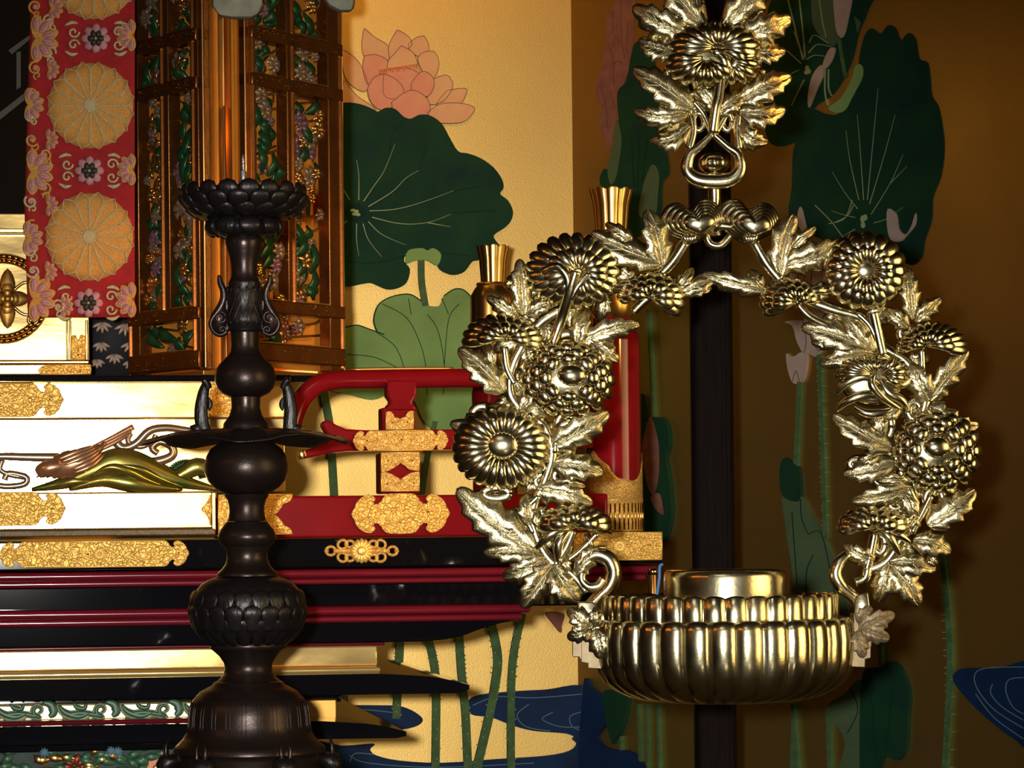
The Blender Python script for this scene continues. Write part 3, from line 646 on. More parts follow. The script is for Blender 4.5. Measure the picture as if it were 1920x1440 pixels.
def reparent(o, p):
    L = wloc(o); o.parent = p; o.location = L-wloc(p); return o
reparent(mb.build('openwork_plate', M['fitting_fine']), kn)
def daisy(mb, P, C, E, rx, ry, n, H, w=1.0, r0=.18, a0=0, a1=2*pi, arch=.0, hb=0, ph=None, tip=.25, off=0, thick=1.0, seg=7):
    """ring of rounded petals: from convergence C to an ellipse about E; px units"""
    full = abs((a1-a0)-2*pi) < .01
    for i in range(n):
        a = a0+(a1-a0)*(i+off)/(n if full else max(1, n-1))
        tx, ty = E[0]+rx*math.cos(a), E[1]+ry*math.sin(a)
        bx, by = C[0]+(tx-C[0])*r0, C[1]+(ty-C[1])*r0
        L = math.hypot(tx-bx, ty-by)
        wid = (ph or pi*(rx+ry)/2/n)*w
        if not full and not ph: wid = (a1-a0)*(rx+ry)/4/n*w
        pts = []
        for q in range(seg+1):
            t = q/seg
            pts.append((bx+(tx-bx)*t, by+(ty-by)*t, hb+H*(1-t**2*(1-tip))+arch*math.sin(pi*t)))
        wf = lambda t: max(.25, wid*((.30+.70*min(1, t*1.5)) if t < .66 else 1)*math.sqrt(max(0, 1-max(0, (t-.66)/.34)**2)))
        rsweep(mb, P, pts, wf, lambda t: max(.2, wid*.75*thick*math.sqrt(max(0, 1-max(0, (t-.7)/.3)**2))*(.45+.55*min(1, t*2))), n=10, flat=.5, k=2)
mb = MB(); daisy(mb, fA, (678, 1033), (678, 1033), 23, 23, 16, 9, r0=.3); puff(mb, fA, ell(678, 1033, 20, 20, 24), (678, 1033), 8, 2)
ob = reparent(mb.build('fluted_knob', M['raised']), kn)
mb = MB(); puff(mb, fA, ell(678, 1033, 9, 9, 16), (678, 1033), 4, 10); reparent(mb.build('knob_boss', M['raised']), ob)

# ------------------------------------------------------------ gilt altar chest on the dais (left)
chest = thing('gilt_altar_chest', A.p(200, 1000, d=3.9), 'gold leafed altar chest with a carved bird panel standing on the black dais', 'altar chest')
def cb(name, x0, x1, y0, y1, d, depth, m, ref=None, bev=.0015): return pbox(A, x0, x1, y0, y1, d, depth, ref=ref).build(name, M[m], chest, bevel=bev, auto=35)
cb('woven_strip', XL, 404, 991, 1003, 3.735, .3, 'mat_weave', ref=400)
cb('lower_band', XL, 399, 922, 990, 3.755, .5, 'gold_leaf')
cb('end_stile', 396, 406, 922, 1003, 3.750, .5, 'gold_shiny')
cb('panel_ground', XL, 535, 783, 922, 3.80, .45, 'gold_leaf')
cb('upper_band', XL, 540, 715, 783, 3.775, .48, 'gold_leaf')
cb('band_joint', XL, 541, 782.5, 785, 3.772, .02, 'amber')
cb('top_rim', XL, 546, 703, 715, 3.760, .52, 'black')
cb('top_gilt_line', XL, 547, 712, 715, 3.758, .02, 'gold_shiny')
fL1 = Plane(3.773, YA); fL2 = Plane(3.753, YA)
o = plate(fL1, cartouche(-62, 751, 362, 62), 'gilt_fitting', chest, nails=((93, 748),)); vinework(fL1, o, -40, 62, 750, 50, 5, H1)
o = plate(fL2, cartouche(-58, 955, 362, 62), 'gilt_fitting', chest, nails=((98, 954),)); vinework(fL2, o, -40, 66, 955, 50, 6, H1)
o = plate(fL1, [(397, 720), (440, 719), (440, 778), (397, 780), (388, 765), (394, 750), (386, 748), (394, 738)], 'gilt_fitting', chest)
o = plate(fL2, [(395, 928), (390, 940), (378, 955), (390, 968), (395, 985)], 'gilt_fitting', chest)
# carved relief: rocks, waves and a bird
PB = Plane(3.797, YA)
rel = [
 ('carved_rock', 'c_olive', [([(60, 918, 4), (120, 905, 10), (180, 880, 16), (215, 868, 18), (250, 872, 16), (300, 890, 12), (350, 905, 8), (410, 918, 3)], lambda t: 4+24*math.sin(pi*t)**1.3, 12)]),
 ('carved_rock', 'c_olive', [([(130, 918, 8), (190, 900, 14), (240, 905, 18), (280, 912, 14), (340, 918, 6)], lambda t: 3+14*math.sin(pi*t), 12)]),
 ('carved_rock', 'c_olive', [([(290, 915, 6), (340, 890, 10), (370, 875, 12), (395, 885, 10), (430, 900, 6)], lambda t: 3+14*math.sin(pi*t), 9)]),
 ('carved_rock', 'c_olive', [([(170, 893, 22), (205, 876, 30), (240, 884, 28), (275, 900, 20), (310, 912, 12)], lambda t: 1+8*math.sin(pi*t), 7), ([(225, 872, 26), (262, 880, 26), (300, 898, 18), (345, 914, 10)], lambda t: 1+7*math.sin(pi*t), 7), ([(100, 912, 14), (140, 902, 20), (175, 905, 16)], lambda t: 1+7*math.sin(pi*t), 6)]),
 ('carved_cloud', 'c_blue', [([(-40, 860, 5), (0, 856, 6), (50, 857, 6), (110, 858, 5)], lambda t: 6+3*t, 5)]),
 ('carved_cloud', 'c_blue', [([(-30, 905, 5), (10, 912, 6), (45, 908, 6), (50, 896, 6), (35, 890, 6), (15, 888, 5), (8, 900, 5)], 6, 5)]),
 ('carved_cloud', 'c_blue', [([(5, 862, 5), (0, 880, 5), (18, 890, 5), (45, 895, 5)], 5, 5)]),
 ('carved_cloud', 'c_blue', [([(215, 825, 5), (230, 840, 6), (255, 832, 8), (280, 808, 9), (310, 802, 8), (345, 806, 6), (400, 815, 4)], lambda t: 9-3*t, 6)]),
 ('carved_cloud', 'c_blue', [([(245, 812, 5), (240, 828, 6), (262, 838, 6), (285, 828, 6), (292, 815, 6)], 5, 5)]),
 ('carved_cloud', 'c_blue', [([(190, 862, 5), (240, 868, 8), (290, 866, 10), (322, 855, 10), (322, 838, 9), (300, 828, 8), (285, 840, 8), (296, 850, 8)], lambda t: 10-4*t, 6)]),
]
for nm, m, ps in rel: sweepobj(nm, PB, ps, m, chest, flat=.3)
mb = MB()
for i in range(26):
    a = -2.9+2.6*i/25; rsweep(mb, PB, [(350+30*math.cos(a)*.8, 905+28*math.sin(a), 8), (350+44*math.cos(a), 905+44*math.sin(a), 8)], 2, 2, n=6, smooth=False)
mb.build('carved_pine_needles', M['c_green'], chest)
bird = MB()
rsweep(bird, PB, [(75, 888, 14), (95, 880, 20), (125, 872, 26), (155, 862, 26), (180, 845, 20), (198, 830, 14)], lambda t: [7, 13, 19, 24, 26, 24, 19, 13, 8, 5, 4][min(10, int(t*10))], lambda t: 3+13*math.sin(pi*min(1, t*1.05)), n=14, flat=.4, k=6)
ob = bird.build('carved_bird', M['c_bird'], chest)
mb = MB(); rsweep(mb, PB, [(72, 887, 20), (84, 880, 26), (100, 876, 28), (122, 872, 28)], lambda t: 5+10*math.sin(pi*min(1, .2+t*.6)), lambda t: 3+10*math.sin(pi*min(1, .2+t*.6)), n=14, k=5); hd = mb.build('bird_head', M['c_bird'], ob); mb = MB(); puff(mb, PB, ell(84, 879, 2.4, 2.4, 10), (84, 879), 2, 39); mb.build('eye', M['black'], hd) if False else None
mb = MB(); rsweep(mb, PB, [(76, 890, 20), (66, 896, 18)], lambda t: 3.5*(1-t)+.3, 2, n=8, smooth=False); mb.build('beak', M['amber'], ob)
for k in range(3):
    mb = MB(); rsweep(mb, PB, [(175+3*k, 838+4*k, 15-k), (212+3*k, 820+4*k, 13-k), (250-k*5, 800+6*k, 10-k)], lambda t: 3.5+2*t, 2, n=8); mb.build('tail_feather', M['c_bird'], ob)
for k in range(6):
    mb = MB(); rsweep(mb, PB, [(108+6*k, 862+5*k, 42-1.0*k), (140+6*k, 849+5*k, 43-1.0*k), (176+4*k, 836+3*k, 36-2*k)], lambda t: .6+4.5*math.sin(pi*t)**.6, 2, n=8); mb.build('wing_feather', M['c_bird'], ob)
for dx in (0, 14):
    mb = MB(); rsweep(mb, PB, [(155+dx, 885, 20), (160+dx, 905, 18), (150+dx, 912, 20)], 1.6, 1.6, n=6); mb.build('bird_foot', M['amber'], ob)

# ------------------------------------------------------------ small gilt cabinet behind, upper left
cab = thing('gilt_cabinet', A.p(60, 702, d=4.0), 'bright gold box with braided oval medallion, partly behind the red brocade banner', 'cabinet')
cc = lambda name, x0, x1, y0, y1, d, depth, m, ref=None: pbox(A, x0, x1, y0, y1, d, depth, ref=ref).build(name, M[m], cab, bevel=.0012, auto=35)
cc('body', XL, 166, 402, 676, 4.040, .22, 'gold_leaf')
cc('top_moulding', XL, 168, 401, 431, 4.025, .23, 'gold_leaf'); cc('top_fillet', XL, 169, 436, 441, 4.028, .22, 'gold_shiny')
cc('stile', 124, 128, 600, 676, 4.034, .02, 'gold_shiny'); cc('stile', 130, 134, 600, 676, 4.032, .02, 'gold_shiny'); cc('stile', 160, 165, 600, 676, 4.032, .02, 'gold_shiny')
cc('base_rail', XL, 167, 676, 682, 4.026, .24, 'gold_shiny'); cc('base_board', XL, 171, 683, 702, 4.020, .25, 'gold_leaf')
fK = Plane(4.034, YA); fK2 = Plane(4.018, YA)
plate(fK, [(135, 673), (135, 630), (141, 629), (146, 640), (152, 628), (160, 630), (160, 673)], 'gilt_fitting', cab, nails=((147, 657), (147, 665)))
plate(fK2, [(72, 694), (78, 688), (92, 684), (170, 684), (170, 701), (76, 702)], 'gilt_fitting', cab, nails=((100, 695), (150, 695)))
med = MB()
for r_ in (0, 1):
    for i in range(46):
        a = 2*pi*i/46
        if r_ == 0 or True:
            rsweep(med, fK, [(5+(83-9*r_)*math.cos(a), 560+(80-9*r_)*math.sin(a), 8), (5+(83-9*r_)*math.cos(a+.2), 560+(80-9*r_)*math.sin(a+.2), 9)], 4, 4, n=6, smooth=False)
    rsweep(med, fK, [(5+(83-9*r_)*math.cos(2*pi*i/40), 560+(80-9*r_)*math.sin(2*pi*i/40), 4) for i in range(41)], 5, 4, n=8, k=1)
mo = med.build('braided_ring', M['gold_shiny'], cab)
fl = MB()
for a in range(4):
    t = a*pi/2+pi/2
    for s_, w_ in ((1, 14), (.72, 11), (.45, 8)):
        L = 56*s_ if a % 2 == 0 else 42*s_
        rsweep(fl, fK, [(14, 560, 8), (14+.5*L*math.cos(t), 560+.5*L*math.sin(t), 8+8*(1-s_)), (14+L*math.cos(t), 560+L*math.sin(t), 3)], lambda q, w_=w_: .5+w_*math.sin(pi*min(1, q*.9+.1))**.8, 4, n=8)
puff(fl, fK, ell(14, 560, 7, 7, 14), (14, 560), 6, 16)
fl.build('fleur_boss', M['gold_plate'], cab)
sc = MB()
for s_ in (-1, 1):
    rsweep(sc, fK, spiral(60, 560+s_*38, 12, 1, 0, s_, h=7), 3, 3, n=8); rsweep(sc, fK, [(25, 560+s_*15, 7), (45, 560+s_*30, 7), (72, 560+s_*28, 7)], 3, 3, n=8)
sc.build('ring_scroll', M['gold_shiny'], cab)

# ------------------------------------------------------------ shrine darkness and dark brocade
shr = thing('shrine_interior', A.p(100, 705, d=4.6), 'dark unlit shrine interior with faint grey frames behind the red banner', 'shrine')
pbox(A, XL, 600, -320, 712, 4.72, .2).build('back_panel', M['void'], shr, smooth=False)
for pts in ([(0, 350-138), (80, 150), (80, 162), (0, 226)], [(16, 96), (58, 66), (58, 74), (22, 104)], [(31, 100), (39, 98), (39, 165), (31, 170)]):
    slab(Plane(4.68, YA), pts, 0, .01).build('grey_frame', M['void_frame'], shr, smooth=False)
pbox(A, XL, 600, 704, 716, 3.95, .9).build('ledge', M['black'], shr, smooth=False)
db = thing('dark_brocade_hanging', A.p(210, 704, d=4.3), 'black and tan brocade hanging between gold cabinet and openwork lantern', 'textile')
DB = Plane(4.36, YA)
slab(DB, [(160, 560), (262, 560), (262, 704), (160, 704)], 0, .004).build('cloth', M['brocade_dark'], db)
mb = MB()
for (x, y, s_) in ((192, 612, 1), (235, 615, 1.1), (245, 650, 1), (190, 650, .9), (215, 672, .9), (245, 685, .8), (182, 682, .8)):
    for i in range(5):
        a = pi/2+(i-2)*.55; L = 22*s_
        rsweep(mb, DB, [(x, y-8, 6.2), (x+.5*L*math.cos(a), y-8+.5*L*math.sin(a), 6.6), (x+L*math.cos(a), y-8+L*math.sin(a), 6.2)], lambda t: .5+4*math.sin(pi*t), .6, n=6)
mb.build('woven_leaves', M['thread_tan'], db)

# ------------------------------------------------------------ red banner
ban = thing('brocade_banner', at(150, 595, 3.94), 'long red brocade banner with round gold chrysanthemum medallions', 'banner')
BP = Plane(3.895, math.radians(-4))
g = MB(); cols, rows = 24, 50
L0 = lambda y: 60-(y+80)/480*14 if y < 400 else 46+(y-400)/195*6
vs = []
for j in range(rows+1):
    y = -200+795*j/rows
    for i in range(cols+1):
        t = i/cols; x = L0(y)*(1-t)+252.5*t
        vs.append(BP.rel(x, y, 1.6*math.sin(t*7+y*.006)))
nf = len(vs); vs += [v+BP.n*.002 for v in vs]
W1 = cols+1; fs = []
for j in range(rows):
    for i in range(cols):
        a = j*W1+i; fs.append((a, a+1, a+W1+1, a+W1)); fs.append((a+nf, a+W1+nf, a+W1+1+nf, a+1+nf))
rim = list(range(W1))+[j*W1+cols for j in range(1, rows+1)]+[rows*W1+i for i in range(cols-1, -1, -1)]+[j*W1 for j in range(rows-1, 0, -1)]
for i in range(len(rim)): a, b = rim[i], rim[(i+1) % len(rim)]; fs.append((a, b, b+nf, a+nf))
g.add(vs, fs); g.build('cloth', M['cloth_red'], ban)
for cx, cy, r in ((170, 198, 83), (168, 444, 85), (176, -45, 84)):
    mb = MB(); puff(mb, BP, ell(cx, cy, r-3, r-3, 40), (cx, cy), .8, 3.0, rings=4, back=1)
    mo = mb.build('medallion', M['thread_gold'], ban)
    mb = MB()
    N_ = 16
    for i in range(N_):
        a = 2*pi*(i+.5)/N_; r0 = r*.14
        for s_ in (-1, 1):
            pts = []
            for q in range(7):
                t = q/6; aa = a+s_*pi/N_*(.9 if t < .85 else .9*(1-(t-.85)/.15)); rr = r0+(r-r0)*t
                pts.append((cx+rr*math.cos(aa), cy+rr*math.sin(aa), 4.4))
            rsweep(mb, BP, pts, 1.1, 1.1, n=6, k=2)
    rsweep(mb, BP, [(cx+(r*.13)*math.cos(i/12*2*pi), cy+(r*.13)*math.sin(i/12*2*pi), 4.6) for i in range(13)], 2, 1.6, n=6, k=2)
    mb.build('petal_outline', M['thread_bright'], mo)
    mb = MB(); puff(mb, BP, ell(cx, cy, r*.12, r*.12, 14), (cx, cy), 2.5, 4); mb.build('medallion_boss', M['thread_bright'], mo)
for cx, cy in ((180, 72), (168, 320), (166, 568)):
    o = rosette(BP, cx, cy, 27, 8, ban, 'thread_pink', name='woven_rosette', h=5, boss=False, wk=1.0)
    o2 = rosette(BP, cx, cy, 16, 6, ban, 'thread_black', name='rosette_heart', h=7, mc='thread_bright')
    for s_ in (-1, 1):
        mb = MB()
        for t_ in (-1, 1):
            rsweep(mb, BP, spiral(cx+s_*42, cy+t_*12, 11, 1.1, 0, s_*t_, h=5), 2.2, 1.6, n=6)
            rsweep(mb, BP, [(cx+s_*34, cy+t_*28, 5), (cx+s_*46, cy+t_*30, 5.4), (cx+s_*58, cy+t_*24, 5)], lambda t: 1+3*math.sin(pi*t), 1.6, n=6)
        mb.build('woven_scroll', M['thread_bright'], ban)
def lotus_motif(cx, cy, s_=1, sx=1):
    mb = MB(); mp = MB(); mk = MB()
    for i, a in enumerate((-1.5, -.9, -.3, .3, .9, 1.5)):
        L = 34*s_; dx, dy = sx*math.cos(a), math.sin(a)
        rsweep(mb, BP, [(cx, cy, 4), (cx+.6*L*dx, cy+.6*L*dy, 5), (cx+L*dx, cy+L*dy, 4)], lambda t: .6+9*s_*math.sin(pi*t)**.8, 1.4, n=8)
        rsweep(mp, BP, [(cx+.3*L*dx, cy+.3*L*dy, 6), (cx+.62*L*dx, cy+.62*L*dy, 7), (cx+.86*L*dx, cy+.86*L*dy, 6)], lambda t: .4+5*s_*math.sin(pi*t)**.8, 1.4, n=8)
        rsweep(mk, BP, [(cx+.4*L*dx, cy+.4*L*dy, 7.6), (cx+.7*L*dx, cy+.7*L*dy, 8)], lambda t: .4+2.2*s_*math.sin(pi*t), 1, n=6, smooth=False)
    o = mb.build('woven_lotus', M['thread_gold'], ban); mp.build('lotus_petals', M['thread_pink'], o); mk.build('petal_hearts', M['cloth_red'], o)
for cx, cy, s_, sx in ((66, 72, 1.35, 1), (58, 322, 1.3, 1), (62, 560, 1.3, 1), (52, 196, .95, 1), (50, 446, .95, 1), (92, 130, .6, 1), (96, 15, .7, 1), (90, 385, .6, 1), (90, 262, .6, 1), (88, 510, .6, 1), (118, 575, .6, 1), (248, 66, .9, -1), (248, 318, .9, -1), (248, 562, 1.0, -1)): lotus_motif(cx, cy, s_, sx)
for cx, cy in ((66, 12), (66, 128), (60, 175), (58, 215), (60, 262), (58, 378), (60, 425), (58, 470), (62, 508), (92, 98), (92, 40), (84, 290), (84, 352), (84, 535), (110, 575)):
    mb = MB(); rsweep(mb, BP, spiral(cx, cy, 13, 1.2, rnd.uniform(0, 6), rnd.choice((-1, 1)), h=4.4), lambda t: 2.6, 1.8, n=6)
    rsweep(mb, BP, spiral(cx+4, cy+14, 8, 1, rnd.uniform(0, 6), 1, h=4.4), lambda t: 2, 1.6, n=6)
    o = mb.build('woven_scroll', M['thread_bright' if cx % 3 else 'thread_gold'], ban)
    mb = MB(); puff(mb, BP, ell(cx, cy, 5, 5, 10), (cx, cy), 1.6, 4.6, rings=3); mb.build('scroll_heart', M['thread_pink'], o)

# ------------------------------------------------------------ red railing
rail = thing('red_railing', A.p(750, 1003, d=3.75), 'low red lacquered railing with gilt fittings along the front of the black dais', 'railing')
PRl = Plane(3.79, YA)
pbox(A, 408, 1140, 925, 1003, 3.745, .085).build('base_rail', M['red'], rail, bevel=.003, auto=35)
mb = MB(); rsweep(mb, PRl, [(547, 800, 0), (556, 770, 0), (572, 741, 0), (598, 720, 0), (640, 712, 0), (700, 711, 0), (800, 709.5, 0), (900, 708.5, 0), (1000, 707.5, 0), (1105, 706.5, 0)], 18, 18, n=20, flat=1, k=5)
mb.build('top_rail', M['red'], rail)
mb = MB(); rsweep(mb, PRl, [(655, 693, 0), (760, 691, 0), (850, 691, 0)], 3, 2, n=8); mb.build('rail_cap_strip', M['gold_plate'], rail)
mid = slab(Plane(3.80, YA), [(604, 791), (612, 788), (626, 798), (645, 806), (680, 808), (1105, 804), (1105, 841), (690, 846), (645, 847), (615, 851), (590, 857), (566, 861), (557, 856), (560, 848), (585, 840), (606, 832), (612, 820), (603, 806), (598, 797)], 0, .03).build('middle_rail', M['red'], rail, bevel=.004, auto=40)
slab(Plane(3.80, YA), [(556, 847), (568, 844), (571, 858), (560, 862)], -.001, .032).build('end_cap', M['gold_shiny'], mid, bevel=.001)
def post(x):
    t = x-750
    pbox(A, 716+t, 778+t, 764, 806, 3.765, .04).build('post_shaft', M['red'], rail, bevel=.002, auto=35)
    slab(Plane(3.795, YA), [(720+t, 716), (776+t, 716), (776+t, 744), (768+t, 756), (774+t, 764), (778+t, 772), (716+t, 772), (722+t, 762), (728+t, 756), (720+t, 744)], 0, .03).build('post_neck', M['red'], rail, bevel=.0025, auto=35)
    s = pbox(A, 713+t, 787+t, 848, 925, 3.755, .05).build('post_shaft', M['red'], rail, bevel=.002, auto=35)
    Q1 = Plane(3.764, YA); Q2 = Plane(3.754, YA)
    plate(Q1, [(724+t, 773), (733+t, 772), (740+t, 783), (750+t, 786), (760+t, 782), (766+t, 772), (775+t, 771), (775+t, 804), (724+t, 805)], 'gilt_fitting', rail, m='fitting_fine', nails=((736+t, 792), (764+t, 791)))
    plate(Q2, [(715+t, 849), (786+t, 848), (786+t, 882), (768+t, 880), (760+t, 873), (751+t, 867), (742+t, 874), (732+t, 880), (722+t, 884), (715+t, 884)], 'gilt_fitting', rail, m='fitting_fine', nails=((728+t, 864), (773+t, 863)))
    plate(Q2, [(715+t, 921), (715+t, 886), (728+t, 887), (740+t, 893), (751+t, 900), (762+t, 892), (774+t, 886), (786+t, 885), (786+t, 920)], 'gilt_fitting', rail, m='fitting_fine', nails=((727+t, 906), (775+t, 905)))
post(750)
Q = Plane(3.768, YA)
o = plate(Q, cartouche(751, 826, 178, 37, k=.9), 'gilt_fitting', rail, m='fitting_fine', nails=((689, 826), (753, 824), (814, 825))); vinework(Q, o, 705, 798, 826, 28, 9, H1, flower=False)
Q = Plane(3.744, YA)
o = plate(Q, cartouche(751, 963, 184, 74), 'gilt_fitting', rail, nails=((704, 961), (802, 960))); vinework(Q, o, 690, 812, 963, 50, 10, H1, flower=False)
plate(Q, [(410, 928), (548, 927), (545, 938), (530, 945), (522, 958), (514, 965), (524, 973), (532, 985), (544, 992), (548, 1001), (410, 1003)], 'gilt_fitting', rail, nails=((520, 987),))

def newel(cx, top, label, d, r, sleeve=True, base=1000, crown=(40, 71), body_r=41, ys=None):
    """round red post with gilt sleeve and a fluted gold finial"""
    P = Plane(d); c = at(cx, base, d); k = d/F
    t = empty('newel_post', c); reparent(t, rail); t['label'] = label
    bpy.context.view_layer.update()
    Z = lambda y: at(cx, y, d).z
    yb = ys['body_bot']; yc = ys['crown_bot']
    mb = MB(); revolve(mb, at(cx, 800, d), [(.001, Z(yb)), (r*.7*k, Z(yb)), (r*.72*k, Z(yb+18)), (r*.95*k, Z(yb+28)), (r*k, Z(yb+42)), (r*k, Z(base)), (.001, Z(base))], 48); mb.build('shaft', M['red'], t, auto=50)
    if sleeve:
        mb = MB(); rs = r+2
        def zf(a, i):
            if i != 0: return 0
            w = math.sin(a*2+.5)
            return (abs(w)**.5*math.copysign(1, w)*30+6*math.sin(a*10))*k
        revolve(mb, at(cx, 800, d), [(rs*k, Z(880)), (rs*k, Z(935)), (rs*k+.0006, Z(936)), (rs*k+.0006, Z(940)), (rs*k, Z(941)), (rs*k, Z(base-2)), (rs*k+.001, Z(base-1))], 96, zf=zf)
        s = mb.build('gilt_sleeve', M['fitting_fine'], t, auto=60)
        mb = MB()
        for i in range(40):
            a = 2*pi*i/40; q = at(cx, 800, d)+Vector((math.cos(a)*rs*k, math.sin(a)*rs*k, 0))
            A0 = Vector((q.x, q.y, Z(base-4))); A1 = Vector((q.x, q.y, Z(944)))
            out = Vector((math.cos(a), math.sin(a), 0)); sd = Vector((-math.sin(a), math.cos(a), 0))
            sweep(mb, [A0, A1], [sd]*2, [out]*2, [.0012]*2, [.001]*2, 6)
        mb.build('sleeve_reeding', M['gold_shiny'], s)
    br = body_r
    mb = MB(); revolve(mb, at(cx, 800, d), [(.001, Z(yb+1)), (br*.8*k, Z(yb)), (br*.96*k, Z(yb-12)), (br*k, Z(yb-30)), (br*k, Z(yc+35)), (br*.97*k, Z(yc+24)), (br*.80*k, Z(yc+10)), (br*.72*k, Z(yc+6)), (br*.76*k, Z(yc+3)), (br*.70*k, Z(yc)), (.001, Z(yc))], 96, rf=lambda a, i: 1+.035*abs(math.cos(a*5+.6)) if 2 <= i <= 5 else 1)
    mb.build('finial_body', M['gold_soft'], t, auto=50)
    mb = MB(); yt = ys['crown_top']; h = yc-yt; wr_ = ys['cr']
    prof = [(.001, Z(yc)), (wr_*.74*k, Z(yc)), (wr_*.78*k, Z(yc-h*.3)), (wr_*.84*k, Z(yc-h*.65)), (wr_*k, Z(yt+3)), (wr_*.99*k, Z(yt)), (wr_*.9*k, Z(yt+2)), (wr_*.75*k, Z(yt+h*.4)), (.001, Z(yt+h*.5))]
    revolve(mb, at(cx, 800, d), prof, 120, rf=lambda a, i: 1-.09*(1-abs(math.cos(a*4.5+.35)))**2 if i in (1, 2, 3, 4, 5, 6) else 1, zf=lambda a, i: .003*abs(math.cos(a*4.5+.35)) if i in (4, 5) else 0)
    mb.build('fluted_crown', M['gold_soft'], t, auto=50)
    return t
newel(1150, 355, 'large front red newel post with engraved gold sleeve, on the right corner of the dais', 3.86, 52, ys=dict(body_bot=598, crown_bot=432, crown_top=358, cr=41), base=997)
newel(927, 463, 'smaller red newel post with gold finial behind the left side of the brass wreath', 4.55, 42, ys=dict(body_bot=695, crown_bot=530, crown_top=464, cr=31), base=990, body_r=42, sleeve=False)
# side rail joining the two newels
c_a, c_b = at(1128, 712, 3.90), at(950, 720, 4.5)
for (p, q, rr, nm) in ((at(1128, 712, 3.92), at(944, 735, 4.5), .010, 'side_top_rail'), (at(1128, 960, 3.93), at(944, 962, 4.5), .02, 'side_base_rail')):
    T = (q-p).normalized(); up = Vector((0, 0, 1)); sd = T.cross(up).normalized()
    sweep(MB(), [p, q], [sd]*2, [up]*2, [rr]*2, [rr]*2, 16).build(nm, M['red'], rail)

# small amber tube and blue cord by the right end of the dais
k_ = 3.76/F; Zt = lambda y: at(1224, y, 3.76).z
mb = MB(); revolve(mb, at(1224, 1090, 3.76), [(.001, Zt(1150)), (9*k_, Zt(1150)), (9*k_, Zt(1070)), (7*k_, Zt(1064)), (.001, Zt(1064))], 24); tb = mb.build('corner_peg', M['amber'], dais, auto=50)
mb = MB(); revolve(mb, at(1224, 1090, 3.76), [(9.6*k_, Zt(1078)), (10*k_, Zt(1072)), (9.6*k_, Zt(1066))], 24); mb.build('peg_rim', M['gold_shiny'], tb)
mb = MB(); PQ = Plane(3.5); rsweep(mb, PQ, [(1243, 1058, 0), (1237, 1062, 1), (1236, 1085, 1), (1231, 1120, 1), (1229, 1160, 1)], 3, 1.6, n=8); 
tag(mb.build('blue_cord', M['cord']), 'thin blue cord hanging down behind the rim of the brass bowl', 'cord')

# ------------------------------------------------------------ openwork panel lantern
lan = thing('openwork_lantern', at(440, 700, 4.0), 'tall gilt openwork lantern with carved flower panels, hanging behind the bronze candlestick', 'lantern')
class Face:
    """vertical face between two corner pixels, levels from the near corner"""
    def __init__(s, xn, dn, xf, df):
        s.n_ = at(xn, 1000, dn); s.f_ = at(xf, 1000, df); s.xn, s.xf = xn, xf
        e = Vector((s.f_.x-s.n_.x, s.f_.y-s.n_.y, 0)); s.w = e.length; s.e = e.normalized()
        s.nrm = Vector((s.e.y, -s.e.x, 0))
        if s.nrm.y > 0: s.nrm = -s.nrm
        s.dn = dn
    def p(s, t, y, h=0):            # t 0 near..1 far, y = photo level at the near edge
        z = at(s.xn, y, s.dn).z
        q = s.n_+s.e*(s.w*t); return Vector((q.x, q.y, z))+s.nrm*h
    def bar(s, t0, t1, y0, y1, h0, h1, mb=None):
        mb = mb or MB(); fr = [s.p(t0, y0, h1), s.p(t1, y0, h1), s.p(t1, y1, h1), s.p(t0, y1, h1)]
        bk = [s.p(t0, y0, h0), s.p(t1, y0, h0), s.p(t1, y1, h0), s.p(t0, y1, h0)]
        return prism(mb, fr, bk)
    def sw(s, mb, pts, w, h):
        q = catmull([Vector(p) for p in pts], False, 4) if len(pts) > 2 else [Vector(p) for p in pts]
        C = [s.p(v.x, v.y, v.z) for v in q]; SD = []; UP = []; ww = []; hh = []
        for i in range(len(C)):
            T = (C[min(len(C)-1, i+1)]-C[max(0, i-1)]).normalized(); sd = T.cross(s.nrm)
            sd = sd.normalized() if sd.length > 1e-6 else s.e
            up = sd.cross(T).normalized(); t = i/(len(C)-1)
            SD.append(sd); UP.append(up if up.dot(s.nrm) > 0 else -up); ww.append(w(t) if callable(w) else w); hh.append(h)
        return sweep(mb, C, SD, UP, ww, hh, 8, .6)
def tfrac(F_, x):
    lo, hi = 0.0, 1.0
    for _ in range(30):
        m_ = (lo+hi)/2; q = F_.p(m_, 1000); u = (q.x*CR-(q.z-CZ)*SR)/q.y*F+CX
        if (u-F_.xn)*(F_.xf-F_.xn) < (x-F_.xn)*(F_.xf-F_.xn): lo = m_
        else: hi = m_
    return lo
rl = random.Random(11)
